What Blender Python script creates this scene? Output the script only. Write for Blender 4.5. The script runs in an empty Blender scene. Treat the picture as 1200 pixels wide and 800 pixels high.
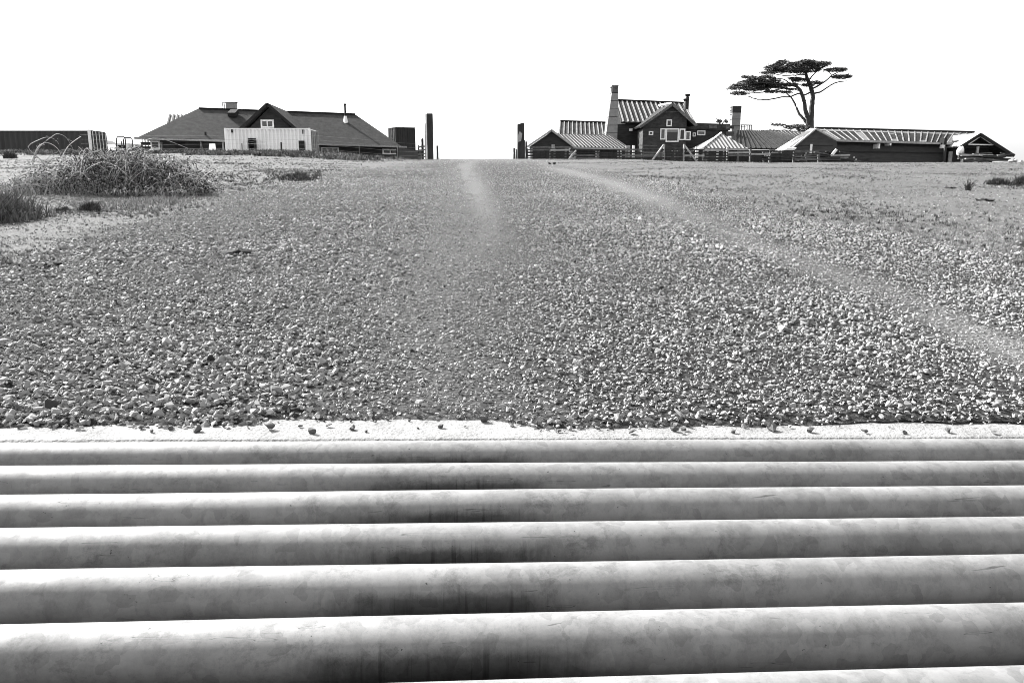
import bpy, bmesh, math, random
import numpy as np
from mathutils import Vector, Matrix
R = math.radians
rng = np.random.default_rng(7)
random.seed(7)
SC = bpy.context.scene
COL = SC.collection

# ------------------------------------------------------------------ camera
CAM_H = 0.975
F = 900.0                                   # focal length for a 1200 px wide picture
TH = math.atan(185 / 900)                   # pitch below the horizontal
cd = bpy.data.cameras.new('camera'); cam = bpy.data.objects.new('camera', cd); COL.objects.link(cam)
cd.sensor_width = 36; cd.lens = 27; cd.clip_start = 0.05; cd.clip_end = 20000
cam.location = (0, 0, CAM_H); cam.rotation_euler = (math.pi / 2 - TH, 0, 0)
SC.camera = cam

# ------------------------------------------------------------------ light
SUN_EL, SUN_AZ = 36.0, 36.0                 # azimuth measured from -X towards +Y
e, a = R(SUN_EL), R(SUN_AZ)
to_sun = Vector((-math.cos(e) * math.cos(a), math.cos(e) * math.sin(a), math.sin(e)))
sd = bpy.data.lights.new('sun', 'SUN'); sd.energy = 5.0; sd.angle = R(0.5); sd.color = (1, 0.99, 0.975)
sun = bpy.data.objects.new('sun', sd); COL.objects.link(sun)
sun.rotation_euler = (-to_sun).to_track_quat('-Z', 'Y').to_euler(); sun.location = (-30, 10, 30)
w = bpy.data.worlds.new('World'); SC.world = w; w.use_nodes = True
nt = w.node_tree; nt.nodes.clear()
sky = nt.nodes.new('ShaderNodeTexSky'); sky.sky_type = 'NISHITA'; sky.sun_disc = False
sky.sun_elevation = e; sky.sun_rotation = math.atan2(to_sun.x, to_sun.y)
sky.air_density = 1.0; sky.dust_density = 6.0; sky.ozone_density = 1.0; sky.altitude = 0
bw = nt.nodes.new('ShaderNodeRGBToBW')       # the photograph is black and white
bg = nt.nodes.new('ShaderNodeBackground'); bg.inputs[1].default_value = 0.13
wo = nt.nodes.new('ShaderNodeOutputWorld')
# bright coastal haze over the clear sky: whitest towards the horizon all the way round, thinner overhead
HAZE = 0.23
tcw = nt.nodes.new('ShaderNodeTexCoord'); sep = nt.nodes.new('ShaderNodeSeparateXYZ'); nt.links.new(tcw.outputs['Generated'], sep.inputs[0])
def wmath(op, a_, b_):
    m_ = nt.nodes.new('ShaderNodeMath'); m_.operation = op
    for i_, s_ in enumerate((a_, b_)):
        if isinstance(s_, (int, float)): m_.inputs[i_].default_value = s_
        else: nt.links.new(s_, m_.inputs[i_])
    return m_.outputs[0]
up = wmath('MAXIMUM', sep.outputs[2], 0.0)
thin = wmath('ADD', wmath('MULTIPLY', wmath('POWER', 2.718, wmath('MULTIPLY', up, -1.8)), 0.86), 0.14)
tot = wmath('ADD', bw.outputs[0], wmath('MULTIPLY', thin, HAZE / 0.13))
nt.links.new(sky.outputs[0], bw.inputs[0]); nt.links.new(tot, bg.inputs[0]); nt.links.new(bg.outputs[0], wo.inputs[0])
SC.view_settings.view_transform = 'Standard'; SC.view_settings.look = 'None'
SC.view_settings.exposure = 1.68; SC.view_settings.gamma = 1
SC.cycles.pixel_filter_type = 'BLACKMAN_HARRIS'; SC.cycles.filter_width = 0.95; SC.cycles.max_bounces = 6; SC.cycles.diffuse_bounces = 3; SC.cycles.glossy_bounces = 3

# ------------------------------------------------------------------ materials
def mat(name, v, rough=0.85, metal=0.0, amt=0.25, scale=3.0, stretch=(1, 1, 1), bump=0.0, bscale=30, island=0.0, spec=0.3):
    """a grey procedural surface: base value v, two octaves of wear noise, optional relief and per-piece variation"""
    m = bpy.data.materials.new(name); m.use_nodes = True
    n = m.node_tree.nodes; L = m.node_tree.links; b = n['Principled BSDF']
    if not name.startswith(('white', 'container_white')): v *= 0.78
    b.inputs['Roughness'].default_value = rough; b.inputs['Metallic'].default_value = metal
    b.inputs['Specular IOR Level'].default_value = spec
    tc = n.new('ShaderNodeTexCoord'); mp = n.new('ShaderNodeMapping'); mp.inputs['Scale'].default_value = stretch
    L.new(tc.outputs['Object'], mp.inputs[0])
    no = n.new('ShaderNodeTexNoise'); no.inputs['Scale'].default_value = scale; no.inputs['Detail'].default_value = 8; no.inputs['Roughness'].default_value = 0.65
    L.new(mp.outputs[0], no.inputs['Vector'])
    mr = n.new('ShaderNodeMapRange'); mr.inputs[1].default_value = 0.3; mr.inputs[2].default_value = 0.7
    mr.inputs[3].default_value = v * (1 - amt); mr.inputs[4].default_value = min(0.9, v * (1 + amt))
    L.new(no.outputs['Fac'], mr.inputs[0])
    out = mr.outputs[0]
    if island:
        g = n.new('ShaderNodeNewGeometry'); m2 = n.new('ShaderNodeMapRange')
        m2.inputs[3].default_value = 1 - island; m2.inputs[4].default_value = 1 + island
        L.new(g.outputs['Random Per Island'], m2.inputs[0])
        mu = n.new('ShaderNodeMath'); mu.operation = 'MULTIPLY'; L.new(out, mu.inputs[0]); L.new(m2.outputs[0], mu.inputs[1]); out = mu.outputs[0]
    L.new(out, b.inputs['Base Color'])
    if bump:
        n3 = n.new('ShaderNodeTexNoise'); n3.inputs['Scale'].default_value = bscale; n3.inputs['Detail'].default_value = 5
        L.new(mp.outputs[0], n3.inputs['Vector'])
        bu = n.new('ShaderNodeBump'); bu.inputs['Strength'].default_value = bump; bu.inputs['Distance'].default_value = 0.02
        L.new(n3.outputs['Fac'], bu.inputs['Height']); L.new(bu.outputs[0], b.inputs['Normal'])
    return m

def ramp(n, L, src, stops):
    r = n.new('ShaderNodeValToRGB'); L.new(src, r.inputs[0]); els = r.color_ramp.elements
    while len(els) < len(stops): els.new(0.5)
    for el, (p, v) in zip(els, stops): el.position = p; el.color = (v, v, v, 1)
    return r.outputs[0]
def math_node(n, L, op, x, y):
    m = n.new('ShaderNodeMath'); m.operation = op
    for i, s in enumerate((x, y)):
        if isinstance(s, (int, float)): m.inputs[i].default_value = s
        else: L.new(s, m.inputs[i])
    return m.outputs[0]
def tex_noise(n, L, vec, scale, detail=6, rough=0.6, dist=0):
    t = n.new('ShaderNodeTexNoise'); t.inputs['Scale'].default_value = scale; t.inputs['Detail'].default_value = detail
    t.inputs['Roughness'].default_value = rough; t.inputs['Distortion'].default_value = dist
    if vec: L.new(vec, t.inputs['Vector'])
    return t.outputs['Fac']
def mapping(n, L, vec, scale, loc=(0, 0, 0)):
    t = n.new('ShaderNodeMapping'); t.inputs['Scale'].default_value = scale; t.inputs['Location'].default_value = loc
    L.new(vec, t.inputs[0]); return t.outputs[0]

def pipe_material():
    """hot-dip galvanised steel: crystal spangle, tyre scuffs, rain runs"""
    m = bpy.data.materials.new('galvanised_pipe'); m.use_nodes = True
    n = m.node_tree.nodes; L = m.node_tree.links; b = n['Principled BSDF']
    tc = n.new('ShaderNodeTexCoord').outputs['Object']
    oi = n.new('ShaderNodeObjectInfo')
    add = n.new('ShaderNodeVectorMath'); add.operation = 'ADD'
    cx = n.new('ShaderNodeCombineXYZ'); L.new(math_node(n, L, 'MULTIPLY', oi.outputs['Random'], 37.0), cx.inputs[0])
    L.new(tc, add.inputs[0]); L.new(cx.outputs[0], add.inputs[1]); vec = add.outputs[0]
    # spangle: big soft crystals
    wv = n.new('ShaderNodeTexNoise'); wv.inputs['Scale'].default_value = 14; wv.inputs['Detail'].default_value = 3; L.new(vec, wv.inputs['Vector'])
    mixv = n.new('ShaderNodeMix'); mixv.data_type = 'VECTOR'; mixv.inputs[0].default_value = 0.06
    L.new(vec, mixv.inputs[4]); L.new(wv.outputs['Color'], mixv.inputs[5])
    vo = n.new('ShaderNodeTexVoronoi'); vo.inputs['Scale'].default_value = 30; L.new(mixv.outputs[1], vo.inputs['Vector'])
    bwn = n.new('ShaderNodeRGBToBW'); L.new(vo.outputs['Color'], bwn.inputs[0])
    span = ramp(n, L, bwn.outputs[0], [(0.0, 0.76), (0.4, 0.95), (1.0, 1.08)])
    cloud = ramp(n, L, tex_noise(n, L, mapping(n, L, vec, (0.8, 1.6, 1.6)), 2.6, 12, 0.72), [(0.34, 0.74), (0.5, 0.96), (0.66, 1.06)])
    col = math_node(n, L, 'MULTIPLY', span, cloud)
    # dirty patches low on the pipe flanks
    patch = ramp(n, L, tex_noise(n, L, mapping(n, L, vec, (1, 1.3, 1.3), (5, 3, 1)), 7, 14, 0.82, 0.2), [(0.54, 1.0), (0.62, 0.72), (0.78, 0.45)])
    col = math_node(n, L, 'MULTIPLY', col, patch)
    # vertical runs: fine across the length, long round the girth, only where wheels cross
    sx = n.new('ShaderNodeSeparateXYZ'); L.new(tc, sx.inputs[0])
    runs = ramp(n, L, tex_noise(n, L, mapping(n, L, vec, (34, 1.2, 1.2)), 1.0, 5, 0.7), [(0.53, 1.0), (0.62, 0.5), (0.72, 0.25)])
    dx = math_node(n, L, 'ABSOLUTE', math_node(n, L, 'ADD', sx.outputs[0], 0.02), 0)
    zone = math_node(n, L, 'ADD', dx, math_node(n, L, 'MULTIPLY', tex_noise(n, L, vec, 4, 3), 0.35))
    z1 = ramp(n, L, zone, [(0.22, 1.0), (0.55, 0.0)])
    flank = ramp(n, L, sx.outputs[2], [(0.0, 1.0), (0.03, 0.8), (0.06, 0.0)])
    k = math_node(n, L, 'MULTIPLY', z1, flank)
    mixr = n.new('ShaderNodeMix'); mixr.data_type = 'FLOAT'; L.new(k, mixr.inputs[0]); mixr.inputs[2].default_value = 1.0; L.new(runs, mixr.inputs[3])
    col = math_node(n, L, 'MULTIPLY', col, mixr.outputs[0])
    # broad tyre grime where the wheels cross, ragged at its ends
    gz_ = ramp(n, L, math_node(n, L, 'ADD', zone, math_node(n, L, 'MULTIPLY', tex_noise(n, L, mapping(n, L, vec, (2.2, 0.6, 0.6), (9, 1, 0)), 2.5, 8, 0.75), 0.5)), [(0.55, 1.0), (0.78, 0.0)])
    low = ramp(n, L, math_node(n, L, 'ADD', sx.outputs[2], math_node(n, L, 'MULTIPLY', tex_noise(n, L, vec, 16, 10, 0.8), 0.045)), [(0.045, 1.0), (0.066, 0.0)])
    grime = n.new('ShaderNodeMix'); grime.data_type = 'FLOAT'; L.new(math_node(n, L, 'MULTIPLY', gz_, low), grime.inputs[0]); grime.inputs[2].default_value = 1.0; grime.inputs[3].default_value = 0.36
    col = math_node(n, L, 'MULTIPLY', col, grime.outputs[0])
    film = ramp(n, L, tex_noise(n, L, mapping(n, L, vec, (1.5, 1, 1), (0, 7, 3)), 11, 14, 0.85), [(0.40, 0.80), (0.50, 0.98), (0.62, 1.06)])
    col = math_node(n, L, 'MULTIPLY', col, film)
    # thin scratches and black specks
    scr = ramp(n, L, tex_noise(n, L, mapping(n, L, vec, (1.3, 16, 16), (2, 0, 0)), 2.6, 2, 0.5, 0.8), [(0.693, 1.0), (0.70, 0.35), (0.708, 1.0)])
    col = math_node(n, L, 'MULTIPLY', col, scr)
    spk = ramp(n, L, tex_noise(n, L, vec, 55, 3, 0.6), [(0.72, 1.0), (0.75, 0.3)])
    col = math_node(n, L, 'MULTIPLY', col, spk)
    col = math_node(n, L, 'MULTIPLY', col, 0.195)
    L.new(col, b.inputs['Base Color'])
    b.inputs['Metallic'].default_value = 0.3; b.inputs['Specular IOR Level'].default_value = 0.25
    L.new(ramp(n, L, tex_noise(n, L, vec, 9, 6), [(0.3, 0.55), (0.7, 0.8)]), b.inputs['Roughness'])
    bu = n.new('ShaderNodeBump'); bu.inputs['Strength'].default_value = 0.25; bu.inputs['Distance'].default_value = 0.002
    L.new(tex_noise(n, L, vec, 60, 5, 0.6), bu.inputs['Height']); L.new(bu.outputs[0], b.inputs['Normal'])
    return m

def ground_material():
    m = bpy.data.materials.new('ground_surface'); m.use_nodes = True
    n = m.node_tree.nodes; L = m.node_tree.links; b = n['Principled BSDF']
    b.inputs['Roughness'].default_value = 0.95; b.inputs['Specular IOR Level'].default_value = 0.1
    vec = n.new('ShaderNodeTexCoord').outputs['Object']
    at = n.new('ShaderNodeAttribute'); at.attribute_name = 'gravel_cover'
    at2 = n.new('ShaderNodeAttribute'); at2.attribute_name = 'bare_track'
    fine = tex_noise(n, L, vec, 45, 6, 0.75)
    mid = tex_noise(n, L, vec, 4, 8, 0.7)
    grit = n.new('ShaderNodeTexVoronoi'); grit.inputs['Scale'].default_value = 30; L.new(vec, grit.inputs['Vector'])
    gb = n.new('ShaderNodeRGBToBW'); L.new(grit.outputs['Color'], gb.inputs[0])
    gravel = math_node(n, L, 'MULTIPLY', ramp(n, L, gb.outputs[0], [(0.15, 0.03), (0.5, 0.06), (0.85, 0.11)]), ramp(n, L, grit.outputs['Distance'], [(0.25, 1.0), (0.6, 0.4)]))  # dark soil and darkened cell edges paint the shadow gaps between stones
    dirt = math_node(n, L, 'MULTIPLY', ramp(n, L, fine, [(0.3, 0.09), (0.7, 0.20)]), ramp(n, L, mid, [(0.3, 0.85), (0.7, 1.1)]))
    # dry field: straw over soil with darker worn patches
    f1 = ramp(n, L, tex_noise(n, L, mapping(n, L, vec, (1, 1, 1)), 22, 8, 0.8), [(0.36, 0.045), (0.5, 0.112), (0.64, 0.17)])
    f2 = ramp(n, L, tex_noise(n, L, vec, 0.55, 9, 0.75), [(0.32, 0.6), (0.47, 0.94), (0.66, 1.08)])
    field = math_node(n, L, 'MULTIPLY', f1, f2)
    def mixf(fac, x, y):
        k = n.new('ShaderNodeMix'); k.data_type = 'FLOAT'; L.new(fac, k.inputs[0]); L.new(x, k.inputs[2]); L.new(y, k.inputs[3]); return k.outputs[0]
    c = mixf(at.outputs['Fac'], field, gravel)
    c = mixf(at2.outputs['Fac'], c, dirt)
    c = math_node(n, L, 'MULTIPLY', c, 0.77)
    L.new(c, b.inputs['Base Color'])
    h = math_node(n, L, 'ADD', math_node(n, L, 'MULTIPLY', grit.outputs['Distance'], math_node(n, L, 'MULTIPLY', at.outputs['Fac'], -1.0)), math_node(n, L, 'MULTIPLY', fine, 0.8))
    bu = n.new('ShaderNodeBump'); bu.inputs['Strength'].default_value = 0.8; bu.inputs['Distance'].default_value = 0.03
    L.new(h, bu.inputs['Height']); L.new(bu.outputs[0], b.inputs['Normal'])
    return m

def instancer_material(name, stops, rough=0.9, facing=0.0):
    m = bpy.data.materials.new(name); m.use_nodes = True
    n = m.node_tree.nodes; L = m.node_tree.links; b = n['Principled BSDF']
    b.inputs['Roughness'].default_value = rough; b.inputs['Specular IOR Level'].default_value = 0.15
    at = n.new('ShaderNodeAttribute'); at.attribute_type = 'INSTANCER'; at.attribute_name = 'tone'
    c = ramp(n, L, at.outputs['Fac'], stops)
    if facing:
        no = tex_noise(n, L, n.new('ShaderNodeTexCoord').outputs['Object'], facing, 5, 0.7)
        c = math_node(n, L, 'MULTIPLY', c, ramp(n, L, no, [(0.3, 0.7), (0.7, 1.25)]))
    L.new(c, b.inputs['Base Color'])
    return m

M = {}
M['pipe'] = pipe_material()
M['ground'] = ground_material()
M['concrete'] = mat('pale_concrete', 0.215, 0.9, amt=0.32, scale=7, bump=0.5, bscale=60)
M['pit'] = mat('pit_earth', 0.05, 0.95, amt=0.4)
M['steel'] = mat('dull_steel', 0.30, 0.6, 0.5, amt=0.3, scale=8)
M['blackwood'] = mat('tarred_wood', 0.035, 0.8, amt=0.55, scale=5, stretch=(1, 1, 0.25), bump=0.5, bscale=20)
M['greywood'] = mat('weathered_wood', 0.13, 0.85, amt=0.5, scale=3, stretch=(1, 1, 2), bump=0.4, bscale=25)
M['palewood'] = mat('pale_weathered_wood', 0.38, 0.85, amt=0.35, scale=4)
M['darkboard'] = mat('dark_stained_boards', 0.035, 0.8, amt=0.45, scale=1.6, stretch=(1, 1, 5), bump=0.4, bscale=12)
M['shingle'] = mat('aged_wood_shingles', 0.055, 0.9, amt=0.55, scale=2.2, stretch=(1, 1, 3), bump=0.8, bscale=14)
M['barnwall'] = mat('barn_board_wall', 0.06, 0.85, amt=0.3, scale=1.2, stretch=(1, 1, 6), bump=0.3, bscale=10)
M['asphalt_roof'] = mat('asphalt_shingle_roof', 0.05, 0.95, amt=0.35, scale=2.5, bump=0.8, bscale=25, spec=0.08)
M['dark_metal_roof'] = mat('dark_metal_roof', 0.042, 0.85, 0.0, amt=0.6, scale=2.2, stretch=(2.5, 0.6, 0.6), spec=0.08)
M['light_metal_roof'] = mat('light_metal_roof', 0.36, 0.85, 0.0, amt=0.15, scale=2, spec=0.08)
M['seam_dark'] = mat('dark_seams', 0.04, 0.85, amt=0.3, spec=0.08)
M['seam_light'] = mat('light_seams', 0.25, 0.85, amt=0.35, scale=4, spec=0.08)
M['white'] = mat('white_paint', 0.75, 0.6, amt=0.08, scale=5)
M['container_white'] = mat('container_white_paint', 0.82, 0.55, amt=0.10, scale=1.5, stretch=(1, 1, 0.3))
M['container_dark'] = mat('container_dark_paint', 0.04, 0.6, amt=0.35, scale=1.5, stretch=(1, 1, 0.3))
M['trim_dark'] = mat('dark_trim', 0.03, 0.85, amt=0.2, spec=0.08)
M['glass'] = mat('dark_window_glass', 0.012, 0.12, amt=0.2, spec=0.5)
M['glass_grey'] = mat('grey_window_glass', 0.10, 0.15, amt=0.5, scale=6, spec=0.5)
M['plate'] = mat('grey_chimney_panels', 0.26, 0.7, amt=0.2, scale=3)
M['bark'] = mat('cypress_bark', 0.05, 0.95, amt=0.4, scale=3, bump=0.6)
M['needles'] = mat('cypress_needles', 0.06, 0.9, amt=0.4, scale=1, island=0.5)
M['bush_leaf'] = mat('bramble_leaves', 0.05, 0.8, amt=0.7, scale=3, island=0.9)
M['cane'] = mat('bramble_canes', 0.42, 0.8, amt=0.4, scale=6, island=0.5)
M['dry_leaf'] = mat('dry_stalks', 0.30, 0.9, amt=0.4, scale=5, island=0.6)
M['weed'] = mat('dark_weeds', 0.08, 0.9, amt=0.5, scale=5, island=0.7)
M['weed_mix'] = mat('mixed_weeds', 0.13, 0.9, amt=0.5, scale=5, island=0.8)
M['clod'] = mat('dark_clod', 0.025, 0.95, amt=0.4, scale=20)
M['stone_single'] = mat('loose_stone', 0.11, 0.9, amt=0.5, scale=30, bump=0.4, bscale=90)
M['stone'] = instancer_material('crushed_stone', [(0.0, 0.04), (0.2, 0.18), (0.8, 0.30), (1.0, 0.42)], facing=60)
M['grass'] = instancer_material('dry_grass', [(0.0, 0.015), (0.25, 0.06), (0.6, 0.15), (1.0, 0.26)])

# ------------------------------------------------------------------ terrain
PSI = R(4.35)                                # the grid lies a little askew to the view
CP, SP = math.cos(PSI), math.sin(PSI)
def to_uv(x, y): return x * CP + y * SP, -x * SP + y * CP
def to_xy(u, v): return u * CP - v * SP, u * SP + v * CP
TILT = 0.0225                                # cross fall of the grid
KERB_TOP = -0.022
def _hash(ix, iy): 
    s = np.sin(ix * 127.1 + iy * 311.7) * 43758.5453
    return s - np.floor(s)
def vnoise(x, y):
    ix, iy = np.floor(x), np.floor(y); fx, fy = x - ix, y - iy
    fx = fx * fx * (3 - 2 * fx); fy = fy * fy * (3 - 2 * fy)
    return (_hash(ix, iy) * (1 - fx) + _hash(ix + 1, iy) * fx) * (1 - fy) + (_hash(ix, iy + 1) * (1 - fx) + _hash(ix + 1, iy + 1) * fx) * fy
def sstep(a0, b0, x):
    t = np.clip((x - a0) / (b0 - a0), 0, 1); return t * t * (3 - 2 * t)
PW = 1.35
def profile(y, A):
    t = np.clip((y - 3.1) / 47.0, 0, 1)
    return A * (1 - (1 - t) ** PW)
ys = np.linspace(5, 60, 800); A0 = 1.0
lo, hi = 0.5, 5
for _ in range(40):
    mid_ = (lo + hi) / 2
    if ((profile(ys, mid_) - CAM_H) / ys).max() > math.tan(math.atan(213 / 900) - TH): hi = mid_
    else: lo = mid_
A0 = lo
def tz(x, y, rough=True):
    x = np.asarray(x, float); y = np.asarray(y, float)
    u, v = to_uv(x, y)
    z = profile(y, A0) + KERB_TOP + 0.022 * sstep(3.2, 5, y)
    z = z - TILT * u * np.exp(-np.clip(v - 3.2, 0, 50) / 3.5)
    far = sstep(12, 48, y)
    z = z + far * (0.36 * sstep(-6, -13, x) - 0.19 * sstep(4, 14, x))
    z = z - 0.02 * np.clip(y - 120, 0, 3000)      # falls away to the coast far behind
    if rough:
        k = sstep(3.3, 5.0, y)
        z = z + k * (0.030 * (vnoise(x * 1.1 + 9, y * 1.1) - 0.5) + 0.10 * sstep(8, 25, y) * (vnoise(x * 0.3, y * 0.3 + 4) - 0.5))
    return z

def ray(px, py):
    a_, b_ = (px - 600) / F, (400 - py) / F
    return a_, math.cos(TH) + b_ * math.sin(TH), -math.sin(TH) + b_ * math.cos(TH)
def W(px, py, D):
    a_, Y, Z = ray(px, py); k = D / Y
    return Vector((a_ * k, D, CAM_H + Z * k))
def G(px, py):
    a_, Y, Z = ray(px, py)
    yy = np.linspace(2.9, 60, 4000); k = yy / Y
    d = CAM_H + Z * k - tz(a_ * k, yy)
    i = int(np.argmax(d < 0)) if (d < 0).any() else int(np.argmin(d))
    return Vector((a_ * k[i], yy[i], float(tz(a_ * k[i], yy[i]))))
def Wp(px, py, A, B):
    """pixel ray cut with the vertical plane through A and B"""
    a_, Y, Z = ray(px, py)
    dx, dy = B[0] - A[0], B[1] - A[1]; nx, ny = dy, -dx
    k = (A[0] * nx + A[1] * ny) / (a_ * nx + Y * ny)
    return Vector((a_ * k, Y * k, CAM_H + Z * k))
def gz(x, y): return float(tz(x, y))

# ------------------------------------------------------------------ mesh helpers
ORG = {}
class MB:
    def __init__(s): s.v = []; s.f = []
    def face(s, pts): 
        k = len(s.v); s.v += [tuple(p) for p in pts]; s.f.append(tuple(range(k, k + len(pts))))
    def prism(s, poly, vec):
        k = len(s.v); n = len(poly); vec = Vector(vec)
        s.v += [tuple(p) for p in poly] + [tuple(Vector(p) + vec) for p in poly]
        s.f.append(tuple(range(k + n - 1, k - 1, -1))); s.f.append(tuple(range(k + n, k + 2 * n)))
        for i in range(n): j = (i + 1) % n; s.f.append((k + i, k + j, k + n + j, k + n + i))
        return s
    def box(s, x0, x1, y0, y1, z0, z1):
        return s.prism([(x0, y0, z0), (x1, y0, z0), (x1, y1, z0), (x0, y1, z0)], (0, 0, z1 - z0))
    def obox(s, o, du, dn, s0, s1, n0, n1, z0, z1):
        """box oriented along a wall: du along it, dn out of it, heights absolute"""
        P = lambda q, r: (o[0] + du[0] * q + dn[0] * r, o[1] + du[1] * q + dn[1] * r, z0)
        return s.prism([P(s0, n0), P(s1, n0), P(s1, n1), P(s0, n1)], (0, 0, z1 - z0))
    def beam(s, p, q, w_, h_, up=(0, 0, 1)):
        p, q = Vector(p), Vector(q); d = (q - p); t = d.normalized(); up = Vector(up)
        if abs(t.dot(up)) > 0.95: up = Vector((0, 1, 0))
        sx = t.cross(up).normalized(); uz = sx.cross(t)
        poly = [p + sx * a_ * w_ / 2 + uz * b_ * h_ / 2 for a_, b_ in ((-1, -1), (1, -1), (1, 1), (-1, 1))]
        return s.prism(poly, d)
    def tube(s, pts, rad, n=6):
        pts = [Vector(p) for p in pts]; k0 = len(s.v); m = len(pts)
        if not hasattr(rad, '__len__'): rad = [rad] * m
        for i, p in enumerate(pts):
            t = (pts[min(i + 1, m - 1)] - pts[max(i - 1, 0)]).normalized()
            up = Vector((0, 0, 1)) if abs(t.z) < 0.9 else Vector((0, 1, 0))
            sx = t.cross(up).normalized(); uz = sx.cross(t)
            for j in range(n):
                an = 2 * math.pi * j / n
                s.v.append(tuple(p + (sx * math.cos(an) + uz * math.sin(an)) * rad[i]))
        for i in range(m - 1):
            for j in range(n):
                j2 = (j + 1) % n; s.f.append((k0 + i * n + j, k0 + i * n + j2, k0 + (i + 1) * n + j2, k0 + (i + 1) * n + j))
        s.f.append(tuple(range(k0 + n - 1, k0 - 1, -1))); s.f.append(tuple(range(k0 + (m - 1) * n, k0 + m * n)))
        return s
    def slab(s, q, th):
        """a roof plane of four or three corners with thickness below it"""
        q = [Vector(p) for p in q]; nrm = (q[1] - q[0]).cross(q[-1] - q[0]).normalized()
        if nrm.z < 0: nrm = -nrm
        return s.prism(q, -nrm * th)
    def build(s, name, m, parent=None, smooth=False, fixn=True):
        o_ = ORG.get(parent.name, Vector((0, 0, 0))) if parent else Vector((0, 0, 0))
        me = bpy.data.meshes.new(name)
        me.from_pydata([(x - o_.x, y - o_.y, z - o_.z) for x, y, z in s.v], [], s.f)
        if fixn:
            b_ = bmesh.new(); b_.from_mesh(me); bmesh.ops.recalc_face_normals(b_, faces=b_.faces); b_.to_mesh(me); b_.free()
        if smooth:
            for p in me.polygons: p.use_smooth = True
        me.materials.append(M[m] if isinstance(m, str) else m)
        ob = bpy.data.objects.new(name, me); COL.objects.link(ob)
        if parent: ob.parent = parent; ORG[ob.name] = o_
        return ob
def thing(name, label, cat, loc, group=None):
    o_ = bpy.data.objects.new(name, None); COL.objects.link(o_); o_.location = loc; o_.empty_display_size = 0.3
    ORG[o_.name] = Vector(loc); o_['label'] = label; o_['category'] = cat
    if group: o_['group'] = group
    return o_
def tag(o_, label, cat, group=None):
    o_['label'] = label; o_['category'] = cat
    if group: o_['group'] = group
    return o_
def lerp(p, q, t): return Vector(p) * (1 - t) + Vector(q) * t

# ------------------------------------------------------------------ road layout (world space)
def curve(pts):
    P = sorted([G(*p) for p in pts], key=lambda q: q.y)
    return np.array([p.y for p in P]), np.array([p.x for p in P])
EL = curve([(-60, 348), (0, 314), (100, 280), (200, 250), (250, 237), (330, 214), (420, 199), (480, 193)])
ER = curve([(1330, 348), (1200, 303), (1100, 284), (1000, 263), (900, 240), (800, 216), (700, 200), (650, 194)])
T1 = curve([(545, 194), (549, 205), (562, 235), (572, 270), (566, 310), (562, 350), (570, 400), (590, 480)])
T2 = curve([(650, 197), (720, 216), (850, 273), (950, 312), (1050, 350), (1150, 396), (1260, 445)])
def masks(x, y):
    el = np.interp(y, *EL); er = np.interp(y, *ER)
    jit = (vnoise(x * 1.7, y * 1.7) - 0.5) * 0.9 + (vnoise(x * 6, y * 6) - 0.5) * 0.35
    wd = 0.25 + 0.02 * y
    g = sstep(-wd * 0.6, wd, x - el + jit * (0.5 + y * 0.03)) * sstep(-wd * 0.4, wd * 0.9, er - x + jit * (0.3 + y * 0.02))
    t1 = np.exp(-((x - np.interp(y, *T1)) / (0.15 + 0.0095 * y + 0.05 * jit)) ** 2) * (0.25 + 0.62 * sstep(6.0, 15, y))
    t2 = np.exp(-((x - np.interp(y, *T2) + 0.02 * jit) / (0.20 + 0.014 * y)) ** 2) * sstep(3.2, 4.4, y)
    t2 = t2 * (0.55 + 0.45 * sstep(0.25, 0.6, vnoise(x * 0.7 + 2, y * 0.45)))
    # broad, finer wheel lane left of the first track
    t3 = 0.32 * np.exp(-((x - np.interp(y, *T1) + 0.3) / 0.6) ** 2)
    crest = 0.75 * sstep(24, 40, y)
    t = np.clip(np.maximum(np.maximum(t1, t2), np.maximum(t3, crest)) + 0.25 * jit * sstep(0.05, 0.4, np.maximum(t1, t2)), 0, 1)
    return g, t

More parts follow.
